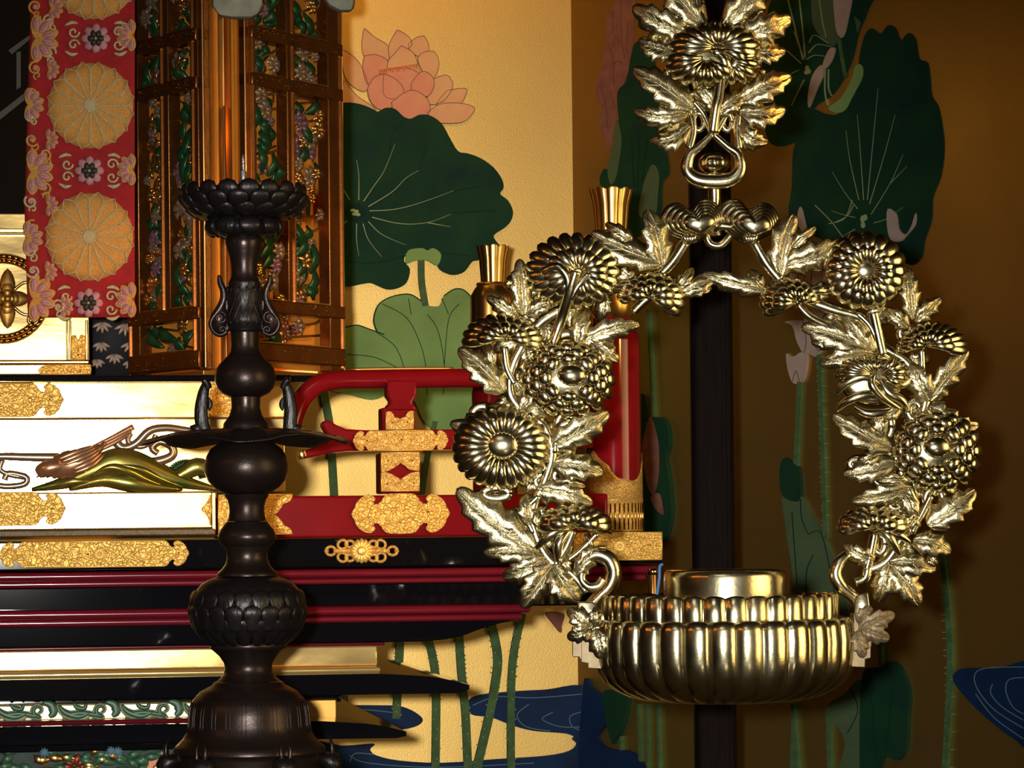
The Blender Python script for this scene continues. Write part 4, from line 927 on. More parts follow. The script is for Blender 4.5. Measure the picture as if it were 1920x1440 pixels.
def face(F_, mull, ylv, edge):
    fr = empty('openwork_face', F_.p(.5, 700)); reparent(fr, lan)
    tm0, tm1 = tfrac(F_, mull[0]), tfrac(F_, mull[1]); te0, te1 = tfrac(F_, edge[0]), tfrac(F_, edge[1])
    bev = .0015
    for (a, b, nm) in ((0, te0, 'frame_stile'), (te1, 1, 'frame_stile'), (tm0, tm1, 'mullion')):
        F_.bar(a, b, -150, ylv[-1] if nm == 'frame_stile' else ylv[3], -.012, .006).build(nm, M['gilt_brown'], fr, bevel=bev, auto=35)
        F_.bar(b-.022, b-.006, -150, ylv[3] if nm == 'mullion' else ylv[-1]-8, .005, .0078).build('gilt_bead', M['gilt_edge'], fr, auto=35)
    r = [(ylv[0], ylv[0]+24), (ylv[1], ylv[1]+24), (ylv[2], ylv[2]+24), (ylv[4], ylv[4]+34)]
    for y0, y1 in r:
        F_.bar(0, 1, y0, y1, -.012, .009).build('frame_rail', M['gilt_brown'], fr, bevel=bev, auto=35)
        F_.bar(te0, te1, y0-3, y0-1, -.003, .006).build('gilt_bead', M['gilt_edge'], fr, auto=35)
        st = MB()
        for i in range(26):
            t = rl.uniform(0.02, .98); y = rl.uniform(y0+3, y1-3); q = F_.p(t, y, .0095)
            st.add([q+F_.e*.0009, q+Vector((0, 0, .0009)), q-F_.e*.0009, q-Vector((0, 0, .0009)), q+F_.nrm*.001], [(0, 1, 4), (1, 2, 4), (2, 3, 4), (3, 0, 4), (0, 3, 2, 1)])
        st.build('gilt_specks', M['gilt_edge'], fr)['kind'] = 'stuff'
    # backing sheet a little way behind: orange glow put into its colour, front lit by the added spots
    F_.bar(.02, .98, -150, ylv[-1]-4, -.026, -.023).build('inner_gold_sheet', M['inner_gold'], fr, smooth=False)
    # openings with carved plants
    cells = [(a, b, y0, y1) for (a, b) in ((te0, tm0), (tm1, te1)) for (y0, y1) in ((-120, ylv[0]), (ylv[0]+24, ylv[1]), (ylv[1]+24, ylv[2]))]
    cells.append((te0, te1, ylv[2]+24, ylv[4]))
    for (a, b, y0, y1) in cells:
        n = max(7, int((y1-y0)/7.5)+3); ww = b-a
        for i in range(n):
            ty = y0+(y1-y0)*(i+.5)/n; tx = rl.uniform(a+.15*ww, b-.15*ww); kind = rl.random()
            mb = MB(); hh = rl.uniform(-.015, -.004)
            if kind < .42:       # blade leaf
                L = rl.uniform(22, 60); L = min(L, (y1-y0)*.7); dx = rl.uniform(-.35, .35)*ww
                y_a = min(y1-4, ty+L/2); y_b = max(y0+4, ty-L/2); xb = min(b-.04, max(a+.04, tx+dx))
                F_.sw(mb, [(tx, y_a, hh), ((tx+xb)/2+.1*dx, (y_a+y_b)/2, hh+.008), (xb, y_b, hh)], lambda t: .001+.0070*math.sin(pi*t), .0025)
                mb.build('carved_leaf', M['c_green'], fr)
            elif kind < .82:     # small flower
                R = rl.uniform(.005, .011); c = F_.p(tx, ty, hh+.006); np_ = rl.choice((5, 6, 7))
                for q in range(np_):
                    t = 2*pi*q/np_+rl.random()*.4; d_ = F_.e*math.cos(t)+Vector((0, 0, 1))*math.sin(t); s2 = d_.cross(F_.nrm)
                    C = [c, c+d_*R*.8+F_.nrm*.003, c+d_*R*1.5]
                    sweep(mb, C, [s2]*3, [F_.nrm]*3, [.001, R*.55, .0006], [.001, .0022, .0006], 8)
                mb.build('carved_flower', M[rl.choice(('c_white', 'c_mauve', 'c_gold', 'c_gold', 'c_white'))], fr)
            else:                # twig
                F_.sw(mb, [(a+.05*ww, min(y1-4, ty+18), hh), (tx, ty, hh+.004), (b-.05*ww, max(y0+4, ty-16), hh)], .0016, .0014)
                mb.build('carved_twig', M['c_gold'], fr)
    return fr
FLf = Face(387, 3.96, 254, 4.10)
FRf = Face(471, 3.95, 642, 4.115)
face(FLf, (331, 317), (52, 143, 574, 574, 656, 693), (375, 273))
face(FRf, (540, 553), (48, 136, 560, 560, 642, 688), (479, 617))
# central gold plates
def quad(P0, P1, y0, y1, d0, d1, th, name, m, par):
    a, b = at(P0, 1000, d0), at(P1, 1000, d1); z0, z1 = at(P0, y0, d0).z, at(P0, y1, d0).z
    e = (b-a); n = Vector((e.y, -e.x, 0)).normalized(); n = n if n.y > 0 else -n
    fr = [Vector((a.x, a.y, z1)), Vector((b.x, b.y, z1)), Vector((b.x, b.y, z0)), Vector((a.x, a.y, z0))]
    return prism(MB(), fr, [v+n*th for v in fr]).build(name, M[m], par, bevel=.001, auto=30)
quad(386, 427, -150, 692, 3.965, 3.99, .012, 'gilt_leaf_plate', 'gold_plate', lan)
quad(428, 472, -150, 688, 3.995, 3.955, .012, 'gilt_leaf_plate', 'gold_plate', lan)
quad(425.5, 430.5, 32, 200, 3.975, 3.975, .01, 'hinge_rod', 'gilt_edge', lan)
quad(425.5, 430.5, 201, 690, 3.978, 3.978, .01, 'hinge_rod', 'amber', lan)
quad(387, 391, -150, 690, 3.952, 3.952, .01, 'gilt_corner_bead', 'gilt_edge', lan)
quad(466, 470, -150, 688, 3.944, 3.944, .01, 'gilt_corner_bead', 'gilt_edge', lan)
# floor, roof and feet
base = [FLf.p(1.02, 694, .004), FLf.p(-.02, 694, .004), at(428, 694, 3.985), FRf.p(-.02, 691, .004), FRf.p(1.02, 691, .004)]
zb = FLf.p(0, 694).z
base = [Vector((v.x, v.y, zb)) for v in base]+[Vector((FRf.f_.x-.03, 4.19, zb)), Vector((FLf.f_.x+.03, 4.19, zb))]
prism(MB(), base, [v-Vector((0, 0, .006)) for v in base]).build('bottom_plate', M['gold_plate'], lan, bevel=.001, auto=30)
zt = FLf.p(0, -150).z; cx0 = sum(v.x for v in base)/7; cy0 = sum(v.y for v in base)/7
grow = lambda v, s_, z: Vector((cx0+(v.x-cx0)*s_, cy0+(v.y-cy0)*s_, z))
mb = MB(); prism(mb, [grow(v, 1.25, zt) for v in base], [grow(v, .2, zt+.14) for v in base])
mb.build('roof', M['gilt_brown'], lan, bevel=.002, auto=30)
quad(640, 644, -150, 694, 4.125, 4.125, .1, 'rear_stile', 'gilt_brown', lan)
mb = MB()
for (a, b) in ((base[4], base[5]), (base[5], base[6]), (base[6], base[0])):
    prism(mb, [a, b, Vector((b.x, b.y, zt)), Vector((a.x, a.y, zt))], [v+((Vector((cx0, cy0, v.z))-v).normalized()*.006) for v in (a, b, Vector((b.x, b.y, zt)), Vector((a.x, a.y, zt)))])
mb.build('rear_panels', M['gold_plate'], lan, smooth=False)
sweep(MB(), [Vector((cx0, cy0, zt+.13)), Vector((cx0, cy0, 3.2))], [Vector((1, 0, 0))]*2, [Vector((0, 1, 0))]*2, [.004]*2, [.004]*2, 12).build('hanging_rod', M['amber'], lan)
for (x0, x1, y, sd_) in ((297, 345, 705, 'a'),): quad(x0, x1, 704, 714, 3.90, 3.90, .02, 'foot_block', 'gold_leaf', lan)
for pts, d in (([(398, -30), (398, 12), (408, 26), (420, 34), (445, 37), (468, 37), (480, 32), (490, 22), (494, 8), (492, -30)], 3.90), ([(598, -30), (606, 0), (618, 16), (634, 24), (655, 24), (664, 18), (666, 2), (660, -30)], 3.98)):
    slab(Plane(d), pts, 0, .008).build('cloud_pendant', M['pewter'], lan, bevel=.003, auto=50)
lamp('lantern_lamp', 'POINT', (cx0+.0, cy0-.02, zb+.30), (1, .42, .06), .6, .02)
lamp('lantern_lamp', 'POINT', (cx0+.0, cy0-.02, zb+.08), (1, .42, .06), .3, .02)

# ------------------------------------------------------------ bronze candlestick
DC = 3.10; kc = DC/F
cs_top = at(457, 420, DC)
cst = thing('bronze_candlestick', Vector((cs_top.x, cs_top.y, at(470, 1462, DC).z)), 'tall dark bronze candlestick with a lotus cup, spike and wide leaf shaped drip plate', 'candlestick')
ax = Vector((cs_top.x, DC, 0))
Zc = lambda y: CZ+(CY-y)/F*DC-.0000*y+(-SR*(457-CX)/F*DC)
def lathe_part(name, prof, m='bronze', n=72, rf=None, auto=45, parent=None):
    mb = MB(); revolve(mb, ax, [(max(.001, r)*kc if r > .01 else .0001, Zc(y)) for r, y in prof], n, rf=rf)
    return mb.build(name, M[m], parent or cst, auto=auto)
lathe_part('upper_neck', [(0, 444), (31, 444), (34, 448), (34.5, 456), (33, 466), (28, 480), (25, 496), (24, 510), (25, 520), (29, 528), (30, 530), (0, 530)])
o = lathe_part('vase_section', [(0, 529), (30, 529), (31, 533), (30, 536), (32, 545), (32.5, 560), (31, 572), (33, 585), (36, 598), (35, 607), (29, 616), (28, 619), (31, 620), (28, 624), (0, 624)], m='bronze_dark')
mb = MB()
for i in range(14):
    for s_ in (-1, 1):
        pts = []
        for q in range(9):
            a = 2*pi*i/14+s_*q*.11; y = 538+q*9.2; r = (32.8+3*math.exp(-((y-598)/14)**2)-1.2*math.exp(-((y-570)/8)**2))*kc
            pts.append(Vector((ax.x+r*math.cos(a), ax.y+r*math.sin(a), Zc(y))))
        SDv = []; UPv = []
        for q in range(9):
            T = (pts[min(8, q+1)]-pts[max(0, q-1)]).normalized(); out = Vector((pts[q].x-ax.x, pts[q].y-ax.y, 0)).normalized()
            sd = T.cross(out).normalized(); SDv.append(sd); UPv.append(out)
        sweep(mb, pts, SDv, UPv, [.0005]*9, [.0005]*9, 6)
mb.build('woven_pattern', M['bronze'], o)
lathe_part('lower_neck', [(0, 623), (27, 623), (26.5, 635), (26, 648), (28, 660), (34, 668), (37, 671), (0, 671)])
lathe_part('upper_ball', [(0, 670), (37, 671), (38, 673), (47, 681), (54, 691), (57, 704), (57, 716), (53, 728), (44, 738), (33, 743), (29, 745), (0, 745)])
lathe_part('flared_neck', [(0, 744), (28, 744), (27, 756), (27, 766), (31, 779), (38, 789), (42, 794), (43, 803), (0, 806)])
lathe_part('lower_ball', [(0, 828), (50, 829), (55, 833), (67, 842), (75, 856), (78.5, 872), (78, 886), (72, 902), (61, 914), (49, 922), (42, 926), (0, 928)])
lathe_part('ringed_neck', [(0, 927), (42, 927), (40, 932), (36, 937), (33.5, 948), (33, 960), (35, 972), (37, 977), (0, 979)])
lathe_part('ringed_neck', [(0, 978), (38, 978), (41, 982), (49, 992), (54, 1002), (55, 1010), (50, 1019), (47, 1023), (44, 1024), (39, 1034), (38, 1046), (41, 1058), (48, 1067), (55, 1073), (57, 1076), (57, 1080), (0, 1082)])
# lotus bulb
bulb = lathe_part('lotus_bulb', [(0, 1081), (57, 1081), (72, 1086), (86, 1094), (96, 1106), (103, 1122), (106, 1138), (105, 1154), (99, 1170), (89, 1184), (78, 1195), (70, 1203), (0, 1206)], m='bronze_dark')
def ring_petals(name, n, prof, width, m, parent, off=0, th=3, groove=True):
    """petals standing round the axis; prof: (radius, y) base to tip"""
    mb = MB(); q = catmull([Vector((r, y, 0)) for r, y in prof], False, 3); mm = len(q)
    for i in range(n):
        a = 2*pi*(i+off)/n; out = Vector((math.cos(a), math.sin(a), 0)); sd = Vector((-math.sin(a), math.cos(a), 0))
        C = [ax+out*(v.x*kc)+Vector((0, 0, Zc(v.y))) for v in q]; UP = []; w_ = []; h_ = []
        for j in range(mm):
            T = (C[min(mm-1, j+1)]-C[max(0, j-1)]).normalized(); u = sd.cross(T).normalized()
            if u.dot(out)+.3*u.z < 0: u = -u
            UP.append(u); t = j/(mm-1)
            w_.append(width*kc*(.55+.45*min(1, t*2))*math.sqrt(max(.004, 1-max(0, (t-.5)/.5)**2.4))); h_.append(th*kc*math.sqrt(max(.02, 1-max(0, (t-.6)/.4)**2)))
        sweep(mb, C, [sd]*mm, UP, w_, h_, 12, .5)
    return mb.build(name, M[m], parent)
ring_petals('petal_row', 20, [(70, 1206), (88, 1192), (101, 1172), (105, 1158)], 17, 'bronze_dark', bulb, 0, 4)
ring_petals('petal_row', 20, [(99, 1182), (106, 1160), (109, 1146), (107, 1132)], 18, 'bronze_dark', bulb, .5, 3.4)
ring_petals('petal_row', 20, [(106, 1150), (107, 1132), (104, 1116), (98, 1105)], 18, 'bronze_dark', bulb, 0, 2.8)
lathe_part('waist_band', [(0, 1205), (70, 1205), (72, 1208), (71, 1215), (69, 1217), (66, 1219), (54, 1230), (46, 1242), (44, 1252), (46, 1263), (54, 1272), (60, 1277), (0, 1279)])
lathe_part('bell_shoulder', [(0, 1277), (61, 1277), (66, 1280), (68, 1284), (80, 1290), (92, 1297), (100, 1306), (0, 1310)])
bell = lathe_part('bell_base', [(0, 1304), (98, 1304), (105, 1312), (110, 1322), (113, 1340), (114, 1358), (117, 1372), (124, 1384), (135, 1395), (142, 1402), (142, 1410), (138, 1412), (135, 1420), (132, 1450), (0, 1452)], n=120, auto=60)
mb = MB()
for i in range(24):
    for o_ in (-.035, .035):
        a = 2*pi*i/24+o_; out = Vector((math.cos(a), math.sin(a), 0)); sd = Vector((-math.sin(a), math.cos(a), 0))
        C = [ax+out*(r*kc)+Vector((0, 0, Zc(y))) for r, y in ((107, 1314), (111, 1325), (113.6, 1342), (114.6, 1358), (117.6, 1372))]
        sweep(mb, C, [sd]*5, [out]*5, [.00035]*5, [.0005]*5, 6)
mb.build('incised_lines', M['bronze'], bell)
# claw feet with horned masks
for i in range(6):
    a = 2*pi*(i+.5)/6+pi/6*1.0; out = Vector((math.cos(a), math.sin(a), 0)); sd = Vector((-math.sin(a), math.cos(a), 0))
    C = [ax+out*(r*kc)+Vector((0, 0, Zc(y))) for r, y in ((132, 1418), (150, 1424), (160, 1440), (158, 1458))]
    mb = MB(); sweep(mb, C, [sd]*4, [out+Vector((0, 0, .6))]*4, [.008, .013, .011, .007], [.006, .009, .008, .006], 12)
    f = mb.build('claw_foot', M['bronze_dark'], cst)
    mb = MB()
    for s_ in (-1, 1):
        C = [ax+out*(r*kc)+sd*(s_*w*kc)+Vector((0, 0, Zc(y))) for r, y, w in ((150, 1425, 5), (156, 1412, 9), (155, 1396, 10), (150, 1382, 6))]
        sweep(mb, C, [sd]*4, [out]*4, [.0028, .0024, .0016, .0004], [.0028, .0024, .0016, .0004], 8)
    mb.build('horn', M['bronze'], f)
# drip plate shaped like a lotus leaf
mb = MB(); nA, nR = 96, 14; vs = []; fs = []
def plz(r, a):
    f = r/200; lob = .5+.5*math.cos(5*a+1.2)
    y = 806+2*f+(34*max(0, f-.5)**1.6*2.0)*(.65+.5*lob)
    return y
for lay in (0, 1):
    for i in range(nR+1):
        for j in range(nA):
            a = 2*pi*j/nA; R0 = 200*(1-.09*(.5+.5*math.cos(5*a+1.2+pi))-.02*abs(math.sin(10*a)))
            r = 40+(R0-40)*i/nR
            y = plz(r, a)+(lay*(3.5+10*max(0, 1-(r/120)**2)))
            vs.append(ax+Vector((r*kc*math.cos(a), r*kc*math.sin(a), Zc(y))))
o1 = (nR+1)*nA
for lay in (0, 1):
    for i in range(nR):
        for j in range(nA):
            a = lay*o1+i*nA+j; b = lay*o1+i*nA+(j+1) % nA; fs.append((a, b, b+nA, a+nA))
for i in (0, nR):
    for j in range(nA): a = i*nA+j; b = i*nA+(j+1) % nA; fs.append((a, b, b+o1, a+o1))
mb.add(vs, fs); dp = mb.build('drip_plate', M['bronze_dark'], cst)
lathe_part('plate_collar', [(0, 800), (44, 802), (46, 806), (44, 812), (52, 822), (52, 830), (0, 831)], m='bronze_dark')
mb = MB()
for i in range(15):
    a = 2*pi*i/15; out = Vector((math.cos(a), math.sin(a), 0)); sd = Vector((-math.sin(a), math.cos(a), 0))
    C = [ax+out*(r*kc)+Vector((0, 0, Zc(plz(r, a)-.6))) for r in (48, 90, 130, 170)]
    sweep(mb, C, [sd]*4, [Vector((0, 0, 1))]*4, [.0014, .001, .0008, .0004], [.0006]*4, 6)
mb.build('leaf_ribs', M['bronze'], dp)
# curled leaf stalks on the plate
PCn = Plane(DC)
for s_, x in ((-1, 381), (1, 541)):
    mb = MB(); b = 1 if s_ < 0 else -1
    rsweep(mb, PCn, [(x+2, 808, 0), (x-3*b, 790, 0), (x-4*b, 768, 0), (x-1*b, 745, 0), (x+3*b, 728, 2), (x+9*b, 716, 4)], lambda t: 13-6*t+2*math.sin(pi*t), 6, n=12, flat=1)
    rsweep(mb, PCn, [(x+10*b, 728, 2), (x+6*b, 718, 5), (x+1*b, 712, 6)], 7, 7, n=10, flat=1)
    rsweep(mb, PCn, [(x+10*b, 745, 3), (x+13*b, 758, 3), (x+11*b, 770, 2)], lambda t: 4*math.sin(pi*t)+1, 3, n=8, flat=1)
    rsweep(mb, PCn, [(x, 800, 0), (x+s_*22, 808, 0)], lambda t: 10, 5, n=10, flat=1, smooth=False)
    mb.build('curled_stalk', M['bronze_dark'], cst)
# scroll handles on the vase section
for s_ in (-1, 1):
    X = lambda v: 459+s_*v
    mb = MB()
    rsweep(mb, PCn, [(X(48), 516, 0), (X(46), 530, 0), (X(40), 545, 0), (X(40), 562, 0), (X(48), 580, 0), (X(60), 596, 0), (X(64), 608, 0), (X(58), 622, 0), (X(46), 628, 0), (X(33), 622, 0)], lambda t: 2+5.5*math.sin(pi*min(1, t*1.25+.02))**.6 if t < .5 else 4.5, 5, n=10, flat=1)
    hp_ = [(X(47), 522), (X(45), 545), (X(46), 562), (X(55), 578), (X(64), 592), (X(66), 606), (X(60), 620), (X(46), 627), (X(34), 622), (X(33), 590), (X(37), 562), (X(39), 540)]
    slab(Plane(DC), hp_ if s_ > 0 else hp_[::-1], -.0022, .0022, mb)
    h = mb.build('scroll_handle', M['bronze'], cst)
    mb = MB()
    rsweep(mb, PCn, spiral(X(46), 596, 12, 1.4, -pi/2, -s_, 16, h=2), lambda t: 2.6, 3.4, n=8, flat=1)
    rsweep(mb, PCn, spiral(X(42), 618, 8, 1.3, pi/2, s_, 14, h=2), lambda t: 2.2, 3.2, n=8, flat=1)
    rsweep(mb, PCn, [(X(34), 560, 0), (X(34), 590, 0), (X(34), 622, 0)], 6, 3, n=8, flat=1)
    mb.build('scroll', M['bronze'], h)
# lotus cup
cup = lathe_part('cup_core', [(0, 356), (100, 356), (104, 362), (98, 380), (84, 394), (66, 404), (58, 410), (52, 424), (46, 440), (34, 446), (0, 447)], m='bronze_dark')
ring_petals('petal_row', 18, [(92, 392), (106, 378), (114, 362), (112, 346)], 20, 'bronze_dark', cup, 0, 5)
ring_petals('petal_row', 18, [(84, 400), (104, 392), (116, 378), (120, 366)], 20, 'bronze_dark', cup, .5, 6)
ring_petals('petal_row', 16, [(60, 408), (82, 406), (100, 398), (110, 386)], 21, 'bronze_dark', cup, .25, 7)
ring_petals('calyx_row', 9, [(44, 412), (62, 416), (68, 430), (60, 444)], 22, 'bronze_dark', cup, .1, 7)
ring_petals('calyx_row', 9, [(40, 410), (52, 418), (56, 430), (46, 446)], 17, 'bronze_dark', cup, .6, 6)
sp = MB(); revolve(sp, ax+Vector((0, 0, 0)), [(.0001, Zc(357)), (8*kc, Zc(357)), (8*kc, Zc(343)), (6*kc, Zc(335)), (5.5*kc, Zc(322)), (3*kc, Zc(318)), (3.5*kc, Zc(312)), (3*kc, Zc(298)), (1*kc, Zc(290)), (.0001, Zc(289))], 20, rf=lambda a, i: 1+.15*math.sin(3*a+i*2))
sp.build('candle_spike', M['iron'], cst, auto=40)
ft = thing('front_table', Vector((cs_top.x, 3.15, 0)), 'black lacquered side table under the bronze candlestick', 'table')
zt_ = Zc(1461)
box(-.55, -.02, 2.99, 3.195, zt_-.03, zt_).build('table_top', M['black'], ft, bevel=.003, auto=30)
for x in (-.53, -.06):
    for y in (3.0, 3.17): box(x, x+.02, y, y+.02, 0, zt_-.03).build('leg', M['black'], ft, bevel=.002, auto=30)

# ------------------------------------------------------------ hanging brass oil lamp (wreath and bowl)
DR = 3.0; R3 = Plane(DR); kr = DR/F
lampo = thing('brass_hanging_lamp', at(1357, 1318, DR), 'polished brass hanging oil lamp, an open wreath of chrysanthemums over a fluted bowl', 'lamp')
def leaf(P, base_, tip, W_, parent, h0=4, h1=8, bend=0, lobes=3, H=5, name='leaf', m='brass_leaf', sharp=1.0):
    W_ *= 1.12; H = H*.5+W_*.20
    roll = rl.choice((-1, 1))*rl.uniform(.18, .42); curl = rl.uniform(2, 9)
    """serrated chrysanthemum leaf: puffed blade, midrib, side veins, real thickness; px units"""
    bx, by = base_; tx, ty = tip; L = math.hypot(tx-bx, ty-by); ux, uy = (tx-bx)/L, (ty-by)/L; nx, ny = -uy, ux
    ns, nt = 34, 14; vs = []; fs = []
    def width(s):
        e = math.sin(pi*min(1, s*.97+.02)**.8)**.62*(1-.12*s)+.14*(1-s)
        ph = (s*lobes) % 1.0
        tooth = (ph**1.1) if ph < .86 else (1-ph)/.14*.86**1.1
        return W_*e*(.84+.44*tooth*sharp)
    for lay in (0, 1):
        for i in range(ns+1):
            s = i/ns; w = width(s) if 0 < i < ns else .4
            off = bend*math.sin(pi*s)
            for j in range(nt+1):
                t = j/nt*2-1
                sh = .13*L*abs(t)**1.5*math.sin(pi*s)
                x = bx+ux*(L*s+sh*.6)+nx*(w*t+off); y = by+uy*(L*s+sh*.6)+ny*(w*t+off)
                z = h0+(h1-h0)*s+roll*W_*t*math.sin(pi*min(1, s*.9+.1))-curl*s*s+H*(.80*(1-abs(t)**2.0)+.28*math.sin(pi*abs(t)))*math.sin(pi*min(1, s*.9+.1))**.5+5*math.sin(pi*s)
                z += -1.6*math.exp(-((abs(t)-.16)/.08)**2)+1.0*math.exp(-(t/.08)**2)
                z += .55*math.cos((s-abs(t)*.22)*lobes*2*pi*2)*(abs(t)**.7)*(1-abs(t)**6)
                if lay: z = h0+(h1-h0)*s+roll*W_*t*math.sin(pi*min(1, s*.9+.1))-curl*s*s-3.5+5*math.sin(pi*s)*.8
                vs.append(P.rel(x, y, z))
    n1 = (ns+1)*(nt+1); W2 = nt+1
    for lay in (0, 1):
        for i in range(ns):
            for j in range(nt):
                a = lay*n1+i*W2+j; fs.append((a, a+1, a+W2+1, a+W2))
    rim = [j for j in range(W2)]+[i*W2+nt for i in range(1, ns+1)]+[ns*W2+j for j in range(nt-1, -1, -1)]+[i*W2 for i in range(ns-1, 0, -1)]
    for i in range(len(rim)): a, b = rim[i], rim[(i+1) % len(rim)]; fs.append((a, b, b+n1, a+n1))
    mb = MB().add(vs, fs)
    def zt(s): return h0+(h1-h0)*s-curl*s*s+H*.8*math.sin(pi*min(1, s*.9+.1))**.5+5*math.sin(pi*s)
    def pt(s, t, dz):
        off = bend*math.sin(pi*s); w = width(min(.98, max(.02, s)))
        sh = .13*L*abs(t)**1.5*math.sin(pi*s)
        zz = zt(s)-H*.8*(t*t)*math.sin(pi*min(1, s*.9+.1))**.5+H*.28*math.sin(pi*abs(t))*math.sin(pi*min(1, s*.9+.1))**.5+roll*W_*t*math.sin(pi*min(1, s*.9+.1))
        return (bx+ux*(L*s+sh*.6)+nx*(w*t+off), by+uy*(L*s+sh*.6)+ny*(w*t+off), zz+dz)
    rsweep(mb, P, [pt(q/8*.94, 0, .7) for q in range(9)], lambda t: 1.9*(1-.65*t), lambda t: 1.6*(1-.5*t), n=8, k=2)
    if W_ > 13:
        for q in range(lobes+1):
            s0 = .08+.78*q/(lobes+1)
            for sg in (-1, 1): rsweep(mb, P, [pt(s0, sg*.05, .5), pt(s0+.10, sg*.35, .3), pt(min(.95, s0+.17), sg*.72, .2)], lambda t: 1.0*(1-.6*t), lambda t: .9*(1-.5*t), n=6, k=3)
    return mb.build(name, M[m], parent)
def stemw(pts, w, parent=lampo, name='stem', m='brass', wf=None):
    w *= 1.2
    mb = MB(); rsweep(mb, R3, pts, wf or w, (lambda t: (wf(t)*.9)) if wf else w*.9, n=12, flat=1, k=6)
    return mb.build(name, M[m], parent)
def flower_full(cx, cy, rx, ry, n, parent, boss=None, H=26, name='chrysanthemum', inner=False, h0=2):
    mb = MB(); bc = boss or (cx, cy, rx*.33, ry*.33)
    puff(mb, R3, ell(cx, cy, rx*.86, ry*.86, 40), (cx, cy), H*.75, h0, rings=8)
    daisy(mb, R3, (bc[0], bc[1]), (cx, cy), rx, ry, n, H*.9, w=1.22, thick=.72, r0=.30, arch=7, hb=h0, tip=.12)
    if inner: daisy(mb, R3, (bc[0], bc[1]), (cx, cy), rx*.74, ry*.74, n, H*1.0, w=1.1, thick=.8, r0=.3, arch=6, hb=h0+4, tip=.5, off=.5)
    o = mb.build(name, M['brass'], parent)
    mb = MB(); puff(mb, R3, ell(bc[0], bc[1], bc[2], bc[3], 32), (bc[0], bc[1]), H*.34, h0+H*.86, rings=8, pw=.7, back=4)
    for i in range(26):
        a = 2*pi*i/26; puff(mb, R3, ell(bc[0]+bc[2]*.9*math.cos(a), bc[1]+bc[3]*.9*math.sin(a), 1.8, 1.8, 6), (bc[0]+bc[2]*.9*math.cos(a), bc[1]+bc[3]*.9*math.sin(a)), 2, h0+H*.95, rings=2)
    mb.build('flower_boss', M['brass'], o)
    return o
def ball(cx, cy, rx, ry, parent, boss, rings=((.50, 8), (.72, 12), (.92, 16)), H=44):
    mb = MB(); puff(mb, R3, ell(cx, cy, rx*.94, ry*.94, 40), (cx, cy), H*.8, 0, rings=8)
    for k, (f, n) in enumerate(rings):
        for i in range(n):
            a = 2*pi*(i+.5*(k % 2))/n; ex, ey = cx+(boss[0]-cx)*(1-f)*.8, cy+(boss[1]-cy)*(1-f)*.8
            w = pi*(rx+ry)/2*f/n*1.02
            P_ = []
            for t in (-.55, 0, .5, .85):
                ff = min(1.02, f+t*.22); P_.append((ex+rx*ff*math.cos(a), ey+ry*ff*math.sin(a), H*.92*math.sqrt(max(0.02, 1-min(1, ff)**2*.98))+(4 if -.3 < t < .6 else -1)))
            rsweep(mb, R3, P_, lambda t, w=w: max(.5, w*math.sqrt(max(.01, 1-(2*t-1)**2))**.8), lambda t: max(.5, 6.5*math.sqrt(max(.01, 1-(2*t-1.15)**2*.72))), n=10, flat=.6, k=3)
    o = mb.build('chrysanthemum_ball', M['brass'], parent)
    mb = MB(); puff(mb, R3, ell(*boss, 32), boss[:2], 12, H*.90, rings=8, pw=.6, back=8)
    for i in range(24):
        a = 2*pi*i/24; qx, qy = boss[0]+boss[2]*.92*math.cos(a), boss[1]+boss[3]*.92*math.sin(a)
        puff(mb, R3, ell(qx, qy, 1.8, 1.8, 6), (qx, qy), 2, H*.93, rings=2)
    mb.build('flower_boss', M['brass'], o)
    return o
def fan(C, E, rx, ry, a0, a1, n, parent, H=18, extra=(), name='side_chrysanthemum', inner=True, w=1.35, cap=9):
    """flower seen from the side: petals fan from its calyx"""
    mb = MB(); A0, A1 = math.radians(a0), math.radians(a1)
    am = (A0+A1)/2
    hub = (C[0]*.5+E[0]*.5, C[1]*.5+E[1]*.5)
    daisy(mb, R3, C, E, rx, ry, n, H, w=w, r0=.10, a0=A0, a1=A1, arch=10, hb=2, tip=.2, thick=.8)
    if inner: daisy(mb, R3, C, E, rx*.70, ry*.70, max(4, n//2+1), H, w=w, r0=.1, a0=A0+(A1-A0)/n*.7, a1=A1-(A1-A0)/n*.7, arch=13, hb=6, tip=.35)
    for pts in extra: rsweep(mb, R3, pts, lambda t: 3+6*math.sin(pi*min(1, t*.9+.05)), lambda t: 2+5*math.sin(pi*min(1, t*.9+.05)), n=10, flat=.6, k=5)
    o = mb.build(name, M['brass'], parent)
    mb = MB(); puff(mb, R3, ell(C[0], C[1], cap, cap*.85, 16), C, 9, 12, rings=5, back=10); mb.build('calyx', M['brass'], o)
    return o
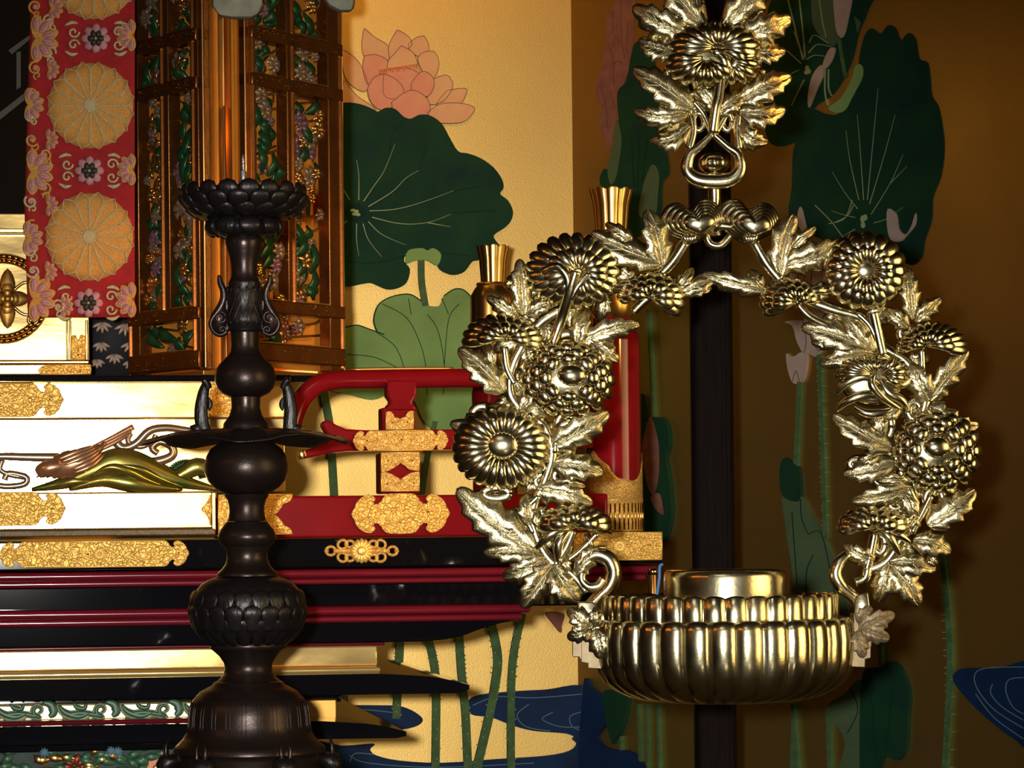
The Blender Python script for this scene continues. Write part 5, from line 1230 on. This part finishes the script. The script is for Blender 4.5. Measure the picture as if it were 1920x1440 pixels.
# backbone vines
for pts, w in [
    ([(1235, 515, 0), (1190, 530, -2), (1130, 545, -2), (1075, 570, -2), (1020, 600, -2), (985, 640, -2), (960, 690, -2), (957, 740, -2), (985, 775, -2), (1020, 800, -2), (1035, 850, -2), (1020, 905, -2), (1000, 950, -2), (1003, 1000, -2), (1030, 1050, -2), (1070, 1075, -2), (1100, 1110, -4)], 10),
    ([(1455, 520, 0), (1510, 560, -2), (1560, 580, -2), (1620, 600, -2), (1655, 650, -2), (1700, 680, -2), (1735, 745, -2), (1715, 800, -2), (1680, 850, -2), (1700, 910, -2), (1715, 960, -2), (1690, 1010, -2), (1660, 1055, -2), (1622, 1070, -4)], 10),
    ([(1285, 455, 4), (1262, 490, 3), (1237, 517, 2)], 9), ([(1415, 455, 4), (1438, 495, 3), (1463, 525, 2)], 9),
    ([(1080, 508, 42), (1068, 548, 34), (1052, 600, 12), (1036, 645, 8)], 9), ([(1018, 512, 26), (1044, 500, 36), (1064, 520, 38), (1066, 556, 32)], 8),
    ([(1104, 514, 34), (1084, 536, 36), (1067, 562, 30)], 7),
    ([(945, 650, 6), (950, 690, 4), (965, 720, 2)], 7), ([(1187, 585, 5), (1205, 567, 9), (1217, 558, 10)], 7),
    ([(1637, 585, 6), (1646, 625, 5), (1655, 665, 3)], 9), ([(1608, 588, 4), (1632, 612, 5), (1650, 655, 4)], 6), ([(1497, 572, 8), (1520, 595, 6), (1560, 615, 3)], 7),
    ([(1728, 655, 6), (1730, 700, 4), (1740, 740, 3)], 6), ([(1075, 995, 6), (1060, 1030, 4), (1040, 1060, 2)], 7), ([(1100, 1000, 5), (1112, 1035, 4)], 5),
    ([(1640, 1000, 6), (1632, 1040, 4), (1625, 1068, 2)], 8), ([(1010, 930, 3), (985, 960, 3), (1000, 1000, 2)], 7), ([(1095, 790, 3), (1050, 800, 3), (1040, 850, 2)], 8), ([(1120, 1000, 5), (1085, 1035, 3), (1050, 1060, 2)], 5),
    ([(1690, 935, 4), (1715, 960, 4), (1705, 1000, 2)], 7), ([(1710, 1000, 4), (1730, 960, 3), (1745, 930, 3)], 6),
    ([(1340, 392, -12), (1325, 425, -10), (1330, 455, -10), (1352, 460, -10), (1372, 440, -10)], 6)]:
    stemw(pts, w)
# webs tying the wreath together (openwork with oval holes)
def web(cx, cy, rx, ry, w=9, h=-1):
    mb = MB(); rsweep(mb, R3, [(cx+rx*math.cos(2*pi*i/16), cy+ry*math.sin(2*pi*i/16), h) for i in range(17)], w, w*.6, n=10, flat=1, k=2)
    mb.build('openwork_loop', M['brass'], lampo)
for q in [(996, 752, 16, 18), (905, 775, 18, 13), (1005, 560, 12, 14), (1056, 893, 17, 13), (1068, 640, 30, 14), (1018, 902, 14, 12), (1060, 800, 16, 24), (1055, 1022, 12, 20), (988, 985, 12, 20), (930, 925, 24, 10), (1655, 800, 18, 24), (1655, 896, 14, 13), (1760, 775, 14, 11), (1680, 945, 11, 9), (1752, 935, 16, 18), (1650, 1020, 10, 17), (1715, 770, 12, 16), (1700, 625, 12, 14), (1610, 870, 16, 9)]: web(*q)
# leaves: (base, tip, half width, bend)
LEAVES = [
 ((1245, 492), (1108, 436), 24, -6, 4), ((1243, 502), (1212, 392), 22, 5, 3), ((1190, 455), (1135, 418), 12, 0, 3),
 ((1262, 548), (1346, 518), 15, 3, 3), ((1268, 545), (1300, 502), 11, 0, 2), ((1290, 550), (1335, 540), 9, 0, 2),
 ((983, 592), (974, 485), 18, 0, 4), ((972, 596), (912, 556), 13, 0, 3), ((985, 590), (1040, 566), 14, -4, 3),
 ((1082, 648), (1200, 607), 19, -6, 4), ((1082, 645), (1102, 578), 16, -6, 3), ((1108, 636), (1160, 678), 17, 0, 3), ((960, 545), (958, 515), 10, 0, 2),
 ((946, 735), (860, 652), 24, 3, 4), ((925, 690), (912, 640), 9, 0, 2),
 ((955, 768), (843, 797), 24, -16, 3), ((975, 770), (1000, 700), 15, 5, 3), ((1025, 780), (980, 760), 12, 0, 2),
 ((1035, 838), (1142, 772), 24, 4, 4), ((1035, 868), (1132, 888), 22, -5, 3), ((1035, 905), (1098, 912), 10, 0, 2), ((1005, 918), (1112, 945), 20, -4, 4), ((1000, 780), (1010, 830), 12, 0, 2),
 ((1008, 1036), (856, 916), 32, -4, 5), ((975, 1005), (925, 1000), 13, 0, 3), ((995, 990), (985, 925), 17, 0, 2), ((1012, 1000), (1004, 945), 9, 0, 2),
 ((1010, 1036), (906, 1036), 20, 4, 3), ((1028, 1048), (942, 1083), 22, -4, 4), ((1036, 1058), (978, 1140), 23, 0, 4), ((1036, 1058), (1084, 1130), 25, 3, 4), ((1026, 1050), (1010, 1100), 13, 0, 2),
 ((1080, 1078), (1138, 1026), 16, -8, 4), ((1060, 1040), (1066, 1078), 9, 0, 2),
 ((1463, 520), (1489, 400), 23, -6, 3), ((1468, 498), (1585, 450), 23, 8, 4), ((1480, 470), (1530, 425), 11, 0, 2),
 ((1436, 545), (1316, 514), 16, -3, 3), ((1432, 545), (1404, 506), 13, 0, 2), ((1470, 552), (1445, 520), 9, 0, 2),
 ((1713, 600), (1703, 502), 16, 0, 4), ((1716, 604), (1765, 558), 14, 0, 3), ((1704, 616), (1658, 580), 14, 0, 3),
 ((1640, 664), (1502, 612), 25, 8, 5), ((1636, 664), (1536, 682), 18, 0, 3), ((1640, 660), (1582, 586), 17, -4, 3), ((1560, 650), (1520, 640), 9, 0, 2),
 ((1742, 752), (1815, 655), 19, 0, 4), ((1742, 752), (1702, 680), 22, 0, 4), ((1740, 765), (1836, 800), 26, 18, 4), ((1690, 760), (1650, 790), 12, 0, 2),
 ((1674, 842), (1560, 777), 22, -4, 4), ((1680, 866), (1580, 890), 20, -2, 4), ((1650, 850), (1605, 868), 12, 0, 2), ((1714, 916), (1596, 940), 19, -4, 4), ((1700, 900), (1640, 900), 10, 0, 2),
 ((1738, 985), (1830, 918), 24, 3, 4), ((1712, 1012), (1784, 1036), 20, -6, 3), ((1668, 1054), (1756, 1068), 20, -6, 3), ((1668, 1056), (1724, 1137), 23, -5, 4), ((1668, 1054), (1645, 1130), 20, 0, 3), ((1640, 1050), (1582, 1020), 15, -6, 3), ((1740, 1040), (1756, 1062), 10, 0, 2), ((1720, 960), (1700, 1000), 14, 0, 2),
 ((1655, 820), (1640, 770), 14, 0, 2), ((1690, 920), (1720, 980), 13, 0, 2)]
for b, t, w, bend, lob in LEAVES:
    leaf(R3, b, t, w, lampo, h0=rl.uniform(2, 6), h1=rl.uniform(3, 10), bend=bend, lobes=lob, H=6)
# smaller leaves behind the flowers, along the vine
VL = [(1235, 515), (1190, 530), (1130, 545), (1075, 570), (1020, 600), (985, 640), (960, 690), (957, 740), (985, 775), (1020, 800), (1035, 850), (1020, 905), (1000, 950), (1003, 1000), (1030, 1050)]
VR = [(1455, 520), (1510, 560), (1560, 580), (1620, 600), (1655, 650), (1700, 680), (1735, 745), (1715, 800), (1680, 850), (1700, 910), (1715, 960), (1690, 1010), (1660, 1055)]
for V in (VL, VR):
    for i in range(1, len(V)-1):
        dx, dy = V[i+1][0]-V[i-1][0], V[i+1][1]-V[i-1][1]; a0 = math.atan2(dy, dx)
        for s_ in ((-1, 1) if V is VL else ((-1,) if i % 2 else (1,))):
            a = a0+s_*rl.uniform(.7, 1.25); L = rl.uniform(44, 62)
            leaf(R3, V[i], (V[i][0]+L*math.cos(a), V[i][1]+L*math.sin(a)), rl.uniform(13, 18), lampo, h0=-9, h1=-6, bend=rl.uniform(-4, 4), lobes=3, H=4)
# flowers on the wreath
mb = MB(); puff(mb, R3, ell(1076, 510, 74, 58, 40), (1076, 512), 14, 0, rings=8)
daisy(mb, R3, (1084, 510), (1075, 509), 92, 74, 21, 20, w=1.15, thick=.8, r0=.12, arch=7, hb=2, tip=.15); daisy(mb, R3, (1084, 510), (1078, 512), 66, 52, 16, 22, w=1.1, thick=.8, r0=.12, arch=7, hb=8, tip=.5, off=.5)
mb.build('chrysanthemum', M['brass'], lampo)
ball(1063, 711, 83, 66, lampo, (1072, 703, 27, 21))
flower_full(940, 840, 94, 80, 24, lampo, boss=(942, 834, 31, 27), H=30)
flower_full(1622, 508, 79, 74, 17, lampo, boss=(1625, 506, 25, 23), H=22, inner=True)
ball(1757, 846, 77, 72, lampo, (1757, 838, 26, 21))
fan((950, 634), (942, 640), 78, 52, 178, 372, 12, lampo, extra=[([(955, 632, 12), (985, 628, 18), (1022, 650, 6)])])
fan((1217, 556), (1222, 560), 66, 50, 185, 395, 11, lampo, extra=[[(1217, 550, 12), (1180, 535, 18), (1140, 540, 6)], [(1225, 560, 12), (1255, 570, 14), (1275, 592, 6)]])
fan((1496, 566), (1480, 565), 58, 44, 150, 350, 10, lampo, extra=[[(1500, 562, 12), (1530, 545, 18), (1558, 548, 5)]])
fan((1735, 648), (1748, 652), 68, 48, 180, 368, 12, lampo)
fan((1075, 985), (1076, 985), 72, 38, 176, 365, 9, lampo, extra=[[(1070, 990, 10), (1035, 1000, 16), (1002, 1032, 5)], [(1070, 990, 10), (1048, 1020, 16), (1046, 1058, 5)], [(1082, 990, 10), (1120, 985, 16), (1147, 998, 4)]])
fan((1638, 990), (1638, 988), 70, 38, 176, 362, 9, lampo, extra=[[(1645, 992, 10), (1668, 1008, 18), (1690, 1045, 5)], [(1645, 992, 10), (1680, 1000, 16), (1708, 1018, 5)]])
# loose curling peony-like flower on the right
mb = MB(); puff(mb, R3, ell(1636, 712, 62, 50, 32), (1636, 712), 12, 0, rings=6)
daisy(mb, R3, (1640, 702), (1622, 700), 60, 34, 9, 18, r0=.1, a0=math.radians(175), a1=math.radians(300), arch=10, hb=6)
daisy(mb, R3, (1652, 702), (1665, 700), 42, 32, 5, 18, r0=.1, a0=math.radians(-70), a1=math.radians(50), arch=12, hb=8)
for pts in ([(1652, 722, 18), (1620, 706, 22), (1585, 720, 16), (1566, 742, 6)], [(1660, 745, 16), (1625, 740, 22), (1590, 752, 18), (1568, 770, 6)], [(1650, 710, 20), (1665, 735, 22), (1690, 750, 18), (1705, 772, 8)],
            [(1640, 700, 22), (1635, 720, 24), (1655, 745, 20), (1690, 768, 10)], [(1660, 712, 20), (1685, 722, 18), (1702, 712, 10), (1698, 690, 6)], [(1600, 762, 10), (1625, 775, 14), (1660, 772, 12), (1680, 760, 8)], [(1648, 690, 22), (1668, 684, 24), (1690, 690, 16)], [(1580, 690, 12), (1572, 702, 10), (1580, 712, 8)]):
    rsweep(mb, R3, pts, lambda t: 3+6*math.sin(pi*min(1, t*.9+.05)), lambda t: 2+5*math.sin(pi*min(1, t*.9+.05)), n=10, flat=.6, k=5)
mb.build('curling_flower', M['brass'], lampo)
# heart shaped buds
for cx, cy, s_ in ((1297, 414, 1), (1402, 414, -1)):
    bd = None
    HT = catmull([Vector((x, y, 0)) for x, y in ((0, -20), (18, -34), (40, -31), (55, -9), (49, 13), (27, 29), (0, 40), (-27, 29), (-49, 13), (-55, -9), (-40, -31), (-18, -34))], True, 3)
    for k in range(5):
        f = 1.08-k*.13; tilt = -.12*s_
        hp = [(v.x*f+k*3.4, v.y*f+k*1.6) for v in HT]
        hp = [(cx+x*math.cos(tilt)-y*math.sin(tilt), cy+x*math.sin(tilt)+y*math.cos(tilt)) for x, y in hp]
        ctr = (sum(p[0] for p in hp)/36, sum(p[1] for p in hp)/36)
        mb = MB(); puff(mb, R3, hp, ctr, 7 if k < 4 else 10, k*4.0, rings=7, back=3, pw=.6)
        o = mb.build('bud' if k == 0 else 'bud_petal', M['brass'], bd or lampo)
        bd = bd or o
    bx_, by_ = cx-s_*5, cy+40
    mb = MB()
    for a in (-.9, -.3, .3, .9): rsweep(mb, R3, [(bx_, by_+4, 14), (bx_+9*math.sin(a), by_-7, 18), (bx_+16*math.sin(a), by_-13, 16)], lambda t: 1+5*math.sin(pi*t), 4, n=8)
    mb.build('bud_calyx', M['brass'], bd)
stemw([(1340, 432, -4), (1352, 424, 4), (1372, 425, 4)], 7)
# necks and hooks at the foot of the wreath
stemw([(1092, 1072, 0), (1100, 1050, 4), (1120, 1040, 6), (1142, 1050, 6), (1151, 1075, 6), (1142, 1100, 5), (1122, 1120, 4), (1100, 1142, 2)], 0, name='hook', wf=lambda t: 11+4*math.sin(pi*t))
stemw([(1095, 1060, 2), (1090, 1085, 2), (1103, 1100, 2), (1122, 1099, 2), (1132, 1085, 2)], 8, name='hook')
stemw([(1590, 1040, 4), (1574, 1055, 6), (1567, 1078, 6), (1580, 1102, 5), (1602, 1122, 4), (1614, 1155, 2)], 0, name='hook', wf=lambda t: 9+4*math.sin(pi*t))
stemw([(1590, 1042, 2), (1612, 1040, 2), (1626, 1060, 2), (1622, 1084, 2), (1604, 1092, 2)], 8, name='hook')
mb = slab(Plane(2.99), [(1082, 1128), (1112, 1128), (1140, 1160), (1140, 1235), (1110, 1235), (1088, 1200)], 0, .006)
mb.build('wreath_foot', M['brass'], lampo, bevel=.0012)
slab(Plane(2.99), [(1602, 1118), (1626, 1110), (1632, 1150), (1618, 1230), (1600, 1235)], 0, .006).build('wreath_foot', M['brass'], lampo, bevel=.0012)
# bowl
bc = at(1358, 1160, DR); kb = kr
Zb = lambda y: at(1358, y, DR).z
NF = 30; fo = .35
lob = lambda a: math.sqrt(max(0, 1-(2*((a*NF/(2*pi)+fo) % 1)-1)**2))
cyl = Vector((bc.x, bc.y, 0))
mb = MB(); pr = [(214, 1168), (224, 1163), (234, 1161), (240, 1164), (243, 1176), (245, 1200), (244, 1235), (238, 1258), (226, 1277), (206, 1293), (180, 1305), (150, 1312), (100, 1316), (40, 1317), (.2, 1317)]
pr = [(.2, 1250), (120, 1250), (200, 1235), (212, 1200)]+pr
revolve(mb, cyl, [(r*kb, Zb(y)) for r, y in pr], NF*16, rf=lambda a, i: 1-.055*(1-lob(a))*(1 if 4 <= i <= 13 else .8 if i in (14, 15) else 0), zf=lambda a, i: .0035*(lob(a)-.6) if 4 <= i <= 7 else 0)
bowl = mb.build('fluted_bowl', M['brass_bowl'], lampo, auto=60)
NF2 = 34; lob2 = lambda a: math.sqrt(max(0, 1-(2*((a*NF2/(2*pi)+.6) % 1)-1)**2))
c2 = Vector((at(1350, 1140, DR).x, bc.y, 0))
mb = MB(); pr2 = [(.2, 1200), (190, 1198), (210, 1185), (212, 1130), (214, 1119), (219, 1116), (223, 1120), (223, 1150), (223, 1190), (205, 1210), (.2, 1214)]
mb_ = revolve(mb, c2, [(r*kb, Zb(y)) for r, y in pr2], NF2*16, rf=lambda a, i: 1-.045*(1-lob2(a)) if 2 <= i <= 8 else 1, zf=lambda a, i: .003*(lob2(a)-.6) if 3 <= i <= 6 else 0)
mb.build('inner_fluted_dish', M['brass_bowl'], lampo, auto=60)
c3 = Vector((at(1362, 1100, DR).x, bc.y, 0))
mb = MB(); revolve(mb, c3, [(.2*kb, Zb(1074)), (80*kb, Zb(1072)), (100*kb, Zb(1068)), (110*kb, Zb(1067)), (116*kb, Zb(1072)), (118*kb, Zb(1082)), (118*kb, Zb(1120)), (118*kb, Zb(1190)), (.2*kb, Zb(1195))], 96)
mb.build('oil_cup', M['brass_bowl'], lampo, auto=50)
# brackets with small leaves on both sides of the bowl
for s_, pts1, pts2 in ((-1, [(1074, 1192), (1135, 1190), (1135, 1236), (1086, 1236), (1086, 1232), (1074, 1232)], [(1090, 1198), (1136, 1198), (1136, 1254), (1102, 1252), (1102, 1244), (1090, 1242)]),
                       (1, [(1600, 1150), (1634, 1152), (1634, 1212), (1600, 1212)], [(1596, 1200), (1632, 1200), (1632, 1234), (1622, 1236), (1622, 1251), (1596, 1250)])):
    slab(Plane(DR-.02), pts1, -.03, .002).build('bracket_plate', M['brass_dull'], lampo, bevel=.0008, auto=30)
    slab(Plane(DR-.026), pts2, -.03, .002).build('bracket_plate', M['brass_dull'], lampo, bevel=.0008, auto=30)
PL = Plane(DR-.036)
lf = empty('bracket_leaf', PL.p(1105, 1235)); reparent(lf, lampo)
for b, t, w in (((1112, 1178), (1064, 1140), 17), ((1108, 1182), (1063, 1196), 14), ((1116, 1178), (1128, 1236), 17), ((1115, 1176), (1118, 1136), 10)): leaf(PL, b, t, w, lf, H=3, lobes=3, name='leaflet')
mb = MB(); puff(mb, PL, ell(1109, 1176, 4, 4, 12), (1109, 1176), 3, 9); mb.build('rivet', M['brass'], lf)
lf = empty('bracket_leaf', PL.p(1640, 1205)); reparent(lf, lampo)
for b, t, w in (((1610, 1180), (1678, 1150), 16), ((1615, 1180), (1668, 1198), 15), ((1612, 1172), (1632, 1136), 14), ((1608, 1182), (1618, 1234), 13)): leaf(PL, b, t, w, lf, H=3, lobes=3, name='leaflet', m='brass_dull')
mb = MB(); puff(mb, PL, ell(1628, 1176, 5, 4, 12), (1628, 1176), 3, 9); mb.build('rivet', M['brass_dull'], lf)

# ------------------------------------------------------------ top ornament of the hanging lamp
top = thing('brass_hanging_ornament', at(1340, 348, DR), 'brass chrysanthemum and leaf ornament with a loop, hanging directly above the wreath', 'ornament')
for b, t, w, bend in (((1292, 72), (1186, 12), 25, -4), ((1268, 98), (1196, 76), 20, -3), ((1300, 205), (1186, 128), 24, 3), ((1290, 215), (1188, 208), 19, -10), ((1294, 235), (1218, 264), 18, -12),
                      ((1385, 72), (1484, 32), 25, 4), ((1410, 96), (1474, 96), 17, 3), ((1385, 190), (1484, 142), 24, -3), ((1385, 210), (1474, 206), 22, 6), ((1385, 235), (1440, 268), 18, 12),
                      ((1320, 50), (1225, -60), 26, 0), ((1360, 50), (1460, -55), 26, 0), ((1345, 210), (1300, 150), 16, 0), ((1340, 215), (1400, 170), 16, 0)):
    leaf(R3, b, t, w, top, h0=3, h1=6, bend=bend, lobes=4, H=7)
for pts, w in (([(1290, 40, 0), (1315, 60, 2), (1330, 90, 2)], 9), ([(1305, -40, 0), (1308, 10, 4), (1322, 50, 6)], 8), ([(1378, -40, 0), (1372, 10, 4), (1355, 50, 6)], 8), ([(1352, 140, 34), (1348, 175, 22), (1342, 205, 14), (1336, 250, 8)], 10),
               ([(1295, 215, 2), (1300, 245, 3), (1292, 280, 4)], 8), ([(1385, 215, 2), (1382, 245, 3), (1386, 280, 4)], 8), ([(1300, 190, 2), (1320, 215, 2), (1334, 250, 4)], 6), ([(1380, 190, 2), (1362, 215, 2), (1342, 250, 4)], 6), ([(1250, 130, -2), (1262, 170, -2), (1296, 215, 0)], 7), ([(1432, 130, -2), (1412, 170, -2), (1385, 215, 0)], 7)):
    mb = MB(); rsweep(mb, R3, pts, w, w*.8, n=12, flat=1, k=5); mb.build('stem', M['brass'], top)
mb = MB(); rsweep(mb, R3, [(1336, 252, 6), (1312, 275, 6), (1294, 290, 6), (1288, 318, 6), (1306, 336, 6), (1340, 340, 6), (1372, 336, 6), (1388, 318, 6), (1384, 290, 6), (1364, 275, 6), (1338, 252, 6)], lambda t: 6+9*math.sin(pi*t)**1.5, lambda t: 6+5*math.sin(pi*t), n=14, flat=1, k=6)
mb.build('hanging_loop', M['brass'], top)
mb = MB(); puff(mb, R3, ell(1338, 106, 84, 58, 40), (1338, 106), 16, 0, rings=8)
daisy(mb, R3, (1345, 88), (1340, 88), 88, 48, 12, 22, w=1.2, thick=.8, r0=.12, a0=math.radians(165), a1=math.radians(395), arch=9, hb=8, tip=.15)
daisy(mb, R3, (1325, 108), (1318, 118), 72, 48, 8, 26, w=1.2, thick=.8, r0=.12, a0=math.radians(35), a1=math.radians(190), arch=12, hb=10, tip=.15)
daisy(mb, R3, (1362, 112), (1378, 118), 50, 42, 5, 20, r0=.15, a0=math.radians(-25), a1=math.radians(95), arch=9, hb=6, tip=.2)
for pts in ([(1340, 100, 30), (1358, 112, 34), (1362, 140, 28), (1352, 170, 16)], [(1360, 140, 26), (1384, 115, 30), (1402, 98, 20)], [(1330, 90, 26), (1345, 98, 34), (1370, 96, 28)]):
    rsweep(mb, R3, pts, lambda t: 4+6*math.sin(pi*min(1, t*.9+.05)), 6, n=10, flat=.6, k=5)
mb.build('chrysanthemum', M['brass'], top)
for q in ((1298, 190, 13, 14), (1378, 190, 13, 14), (1310, 228, 10, 16), (1364, 228, 9, 16), (1280, 20, 14, 18), (1412, 25, 14, 15), (1255, 158, 10, 10)):
    mb = MB(); rsweep(mb, R3, [(q[0]+q[2]*math.cos(2*pi*i/16), q[1]+q[3]*math.sin(2*pi*i/16), 0) for i in range(17)], 6, 4, n=10, flat=1, k=2); mb.build('openwork_loop', M['brass'], top)
# knob and rod of the lamp pass through the loop
kn3 = at(1340, 305, DR)
mb = MB(); revolve(mb, Vector((kn3.x, kn3.y+.008, 0)), [(.0001, at(1340, 284, DR).z)]+[(math.sqrt(max(0, 1-((y-305)/21)**2))*29*kr+.0002, at(1340, y, DR).z) for y in range(285, 326, 3)]+[(16*kr, at(1340, 328, DR).z), (12*kr, at(1340, 340, DR).z), (12*kr, at(1340, 400, DR).z), (13*kr, at(1340, 440, DR).z), (.0001, at(1340, 442, DR).z)], 48, rf=lambda a, i: 1+.03*math.cos(12*a) if 1 <= i <= 14 else 1)
mb.build('suspension_knob', M['brass'], lampo)
q0 = at(1342, -20, DR); sweep(MB(), [Vector((q0.x, q0.y+.002, q0.z)), Vector((q0.x, q0.y+.002, 3.2))], [Vector((1, 0, 0))]*2, [Vector((0, 1, 0))]*2, [.004]*2, [.004]*2, 12).build('suspension_rod', M['brass'], top)
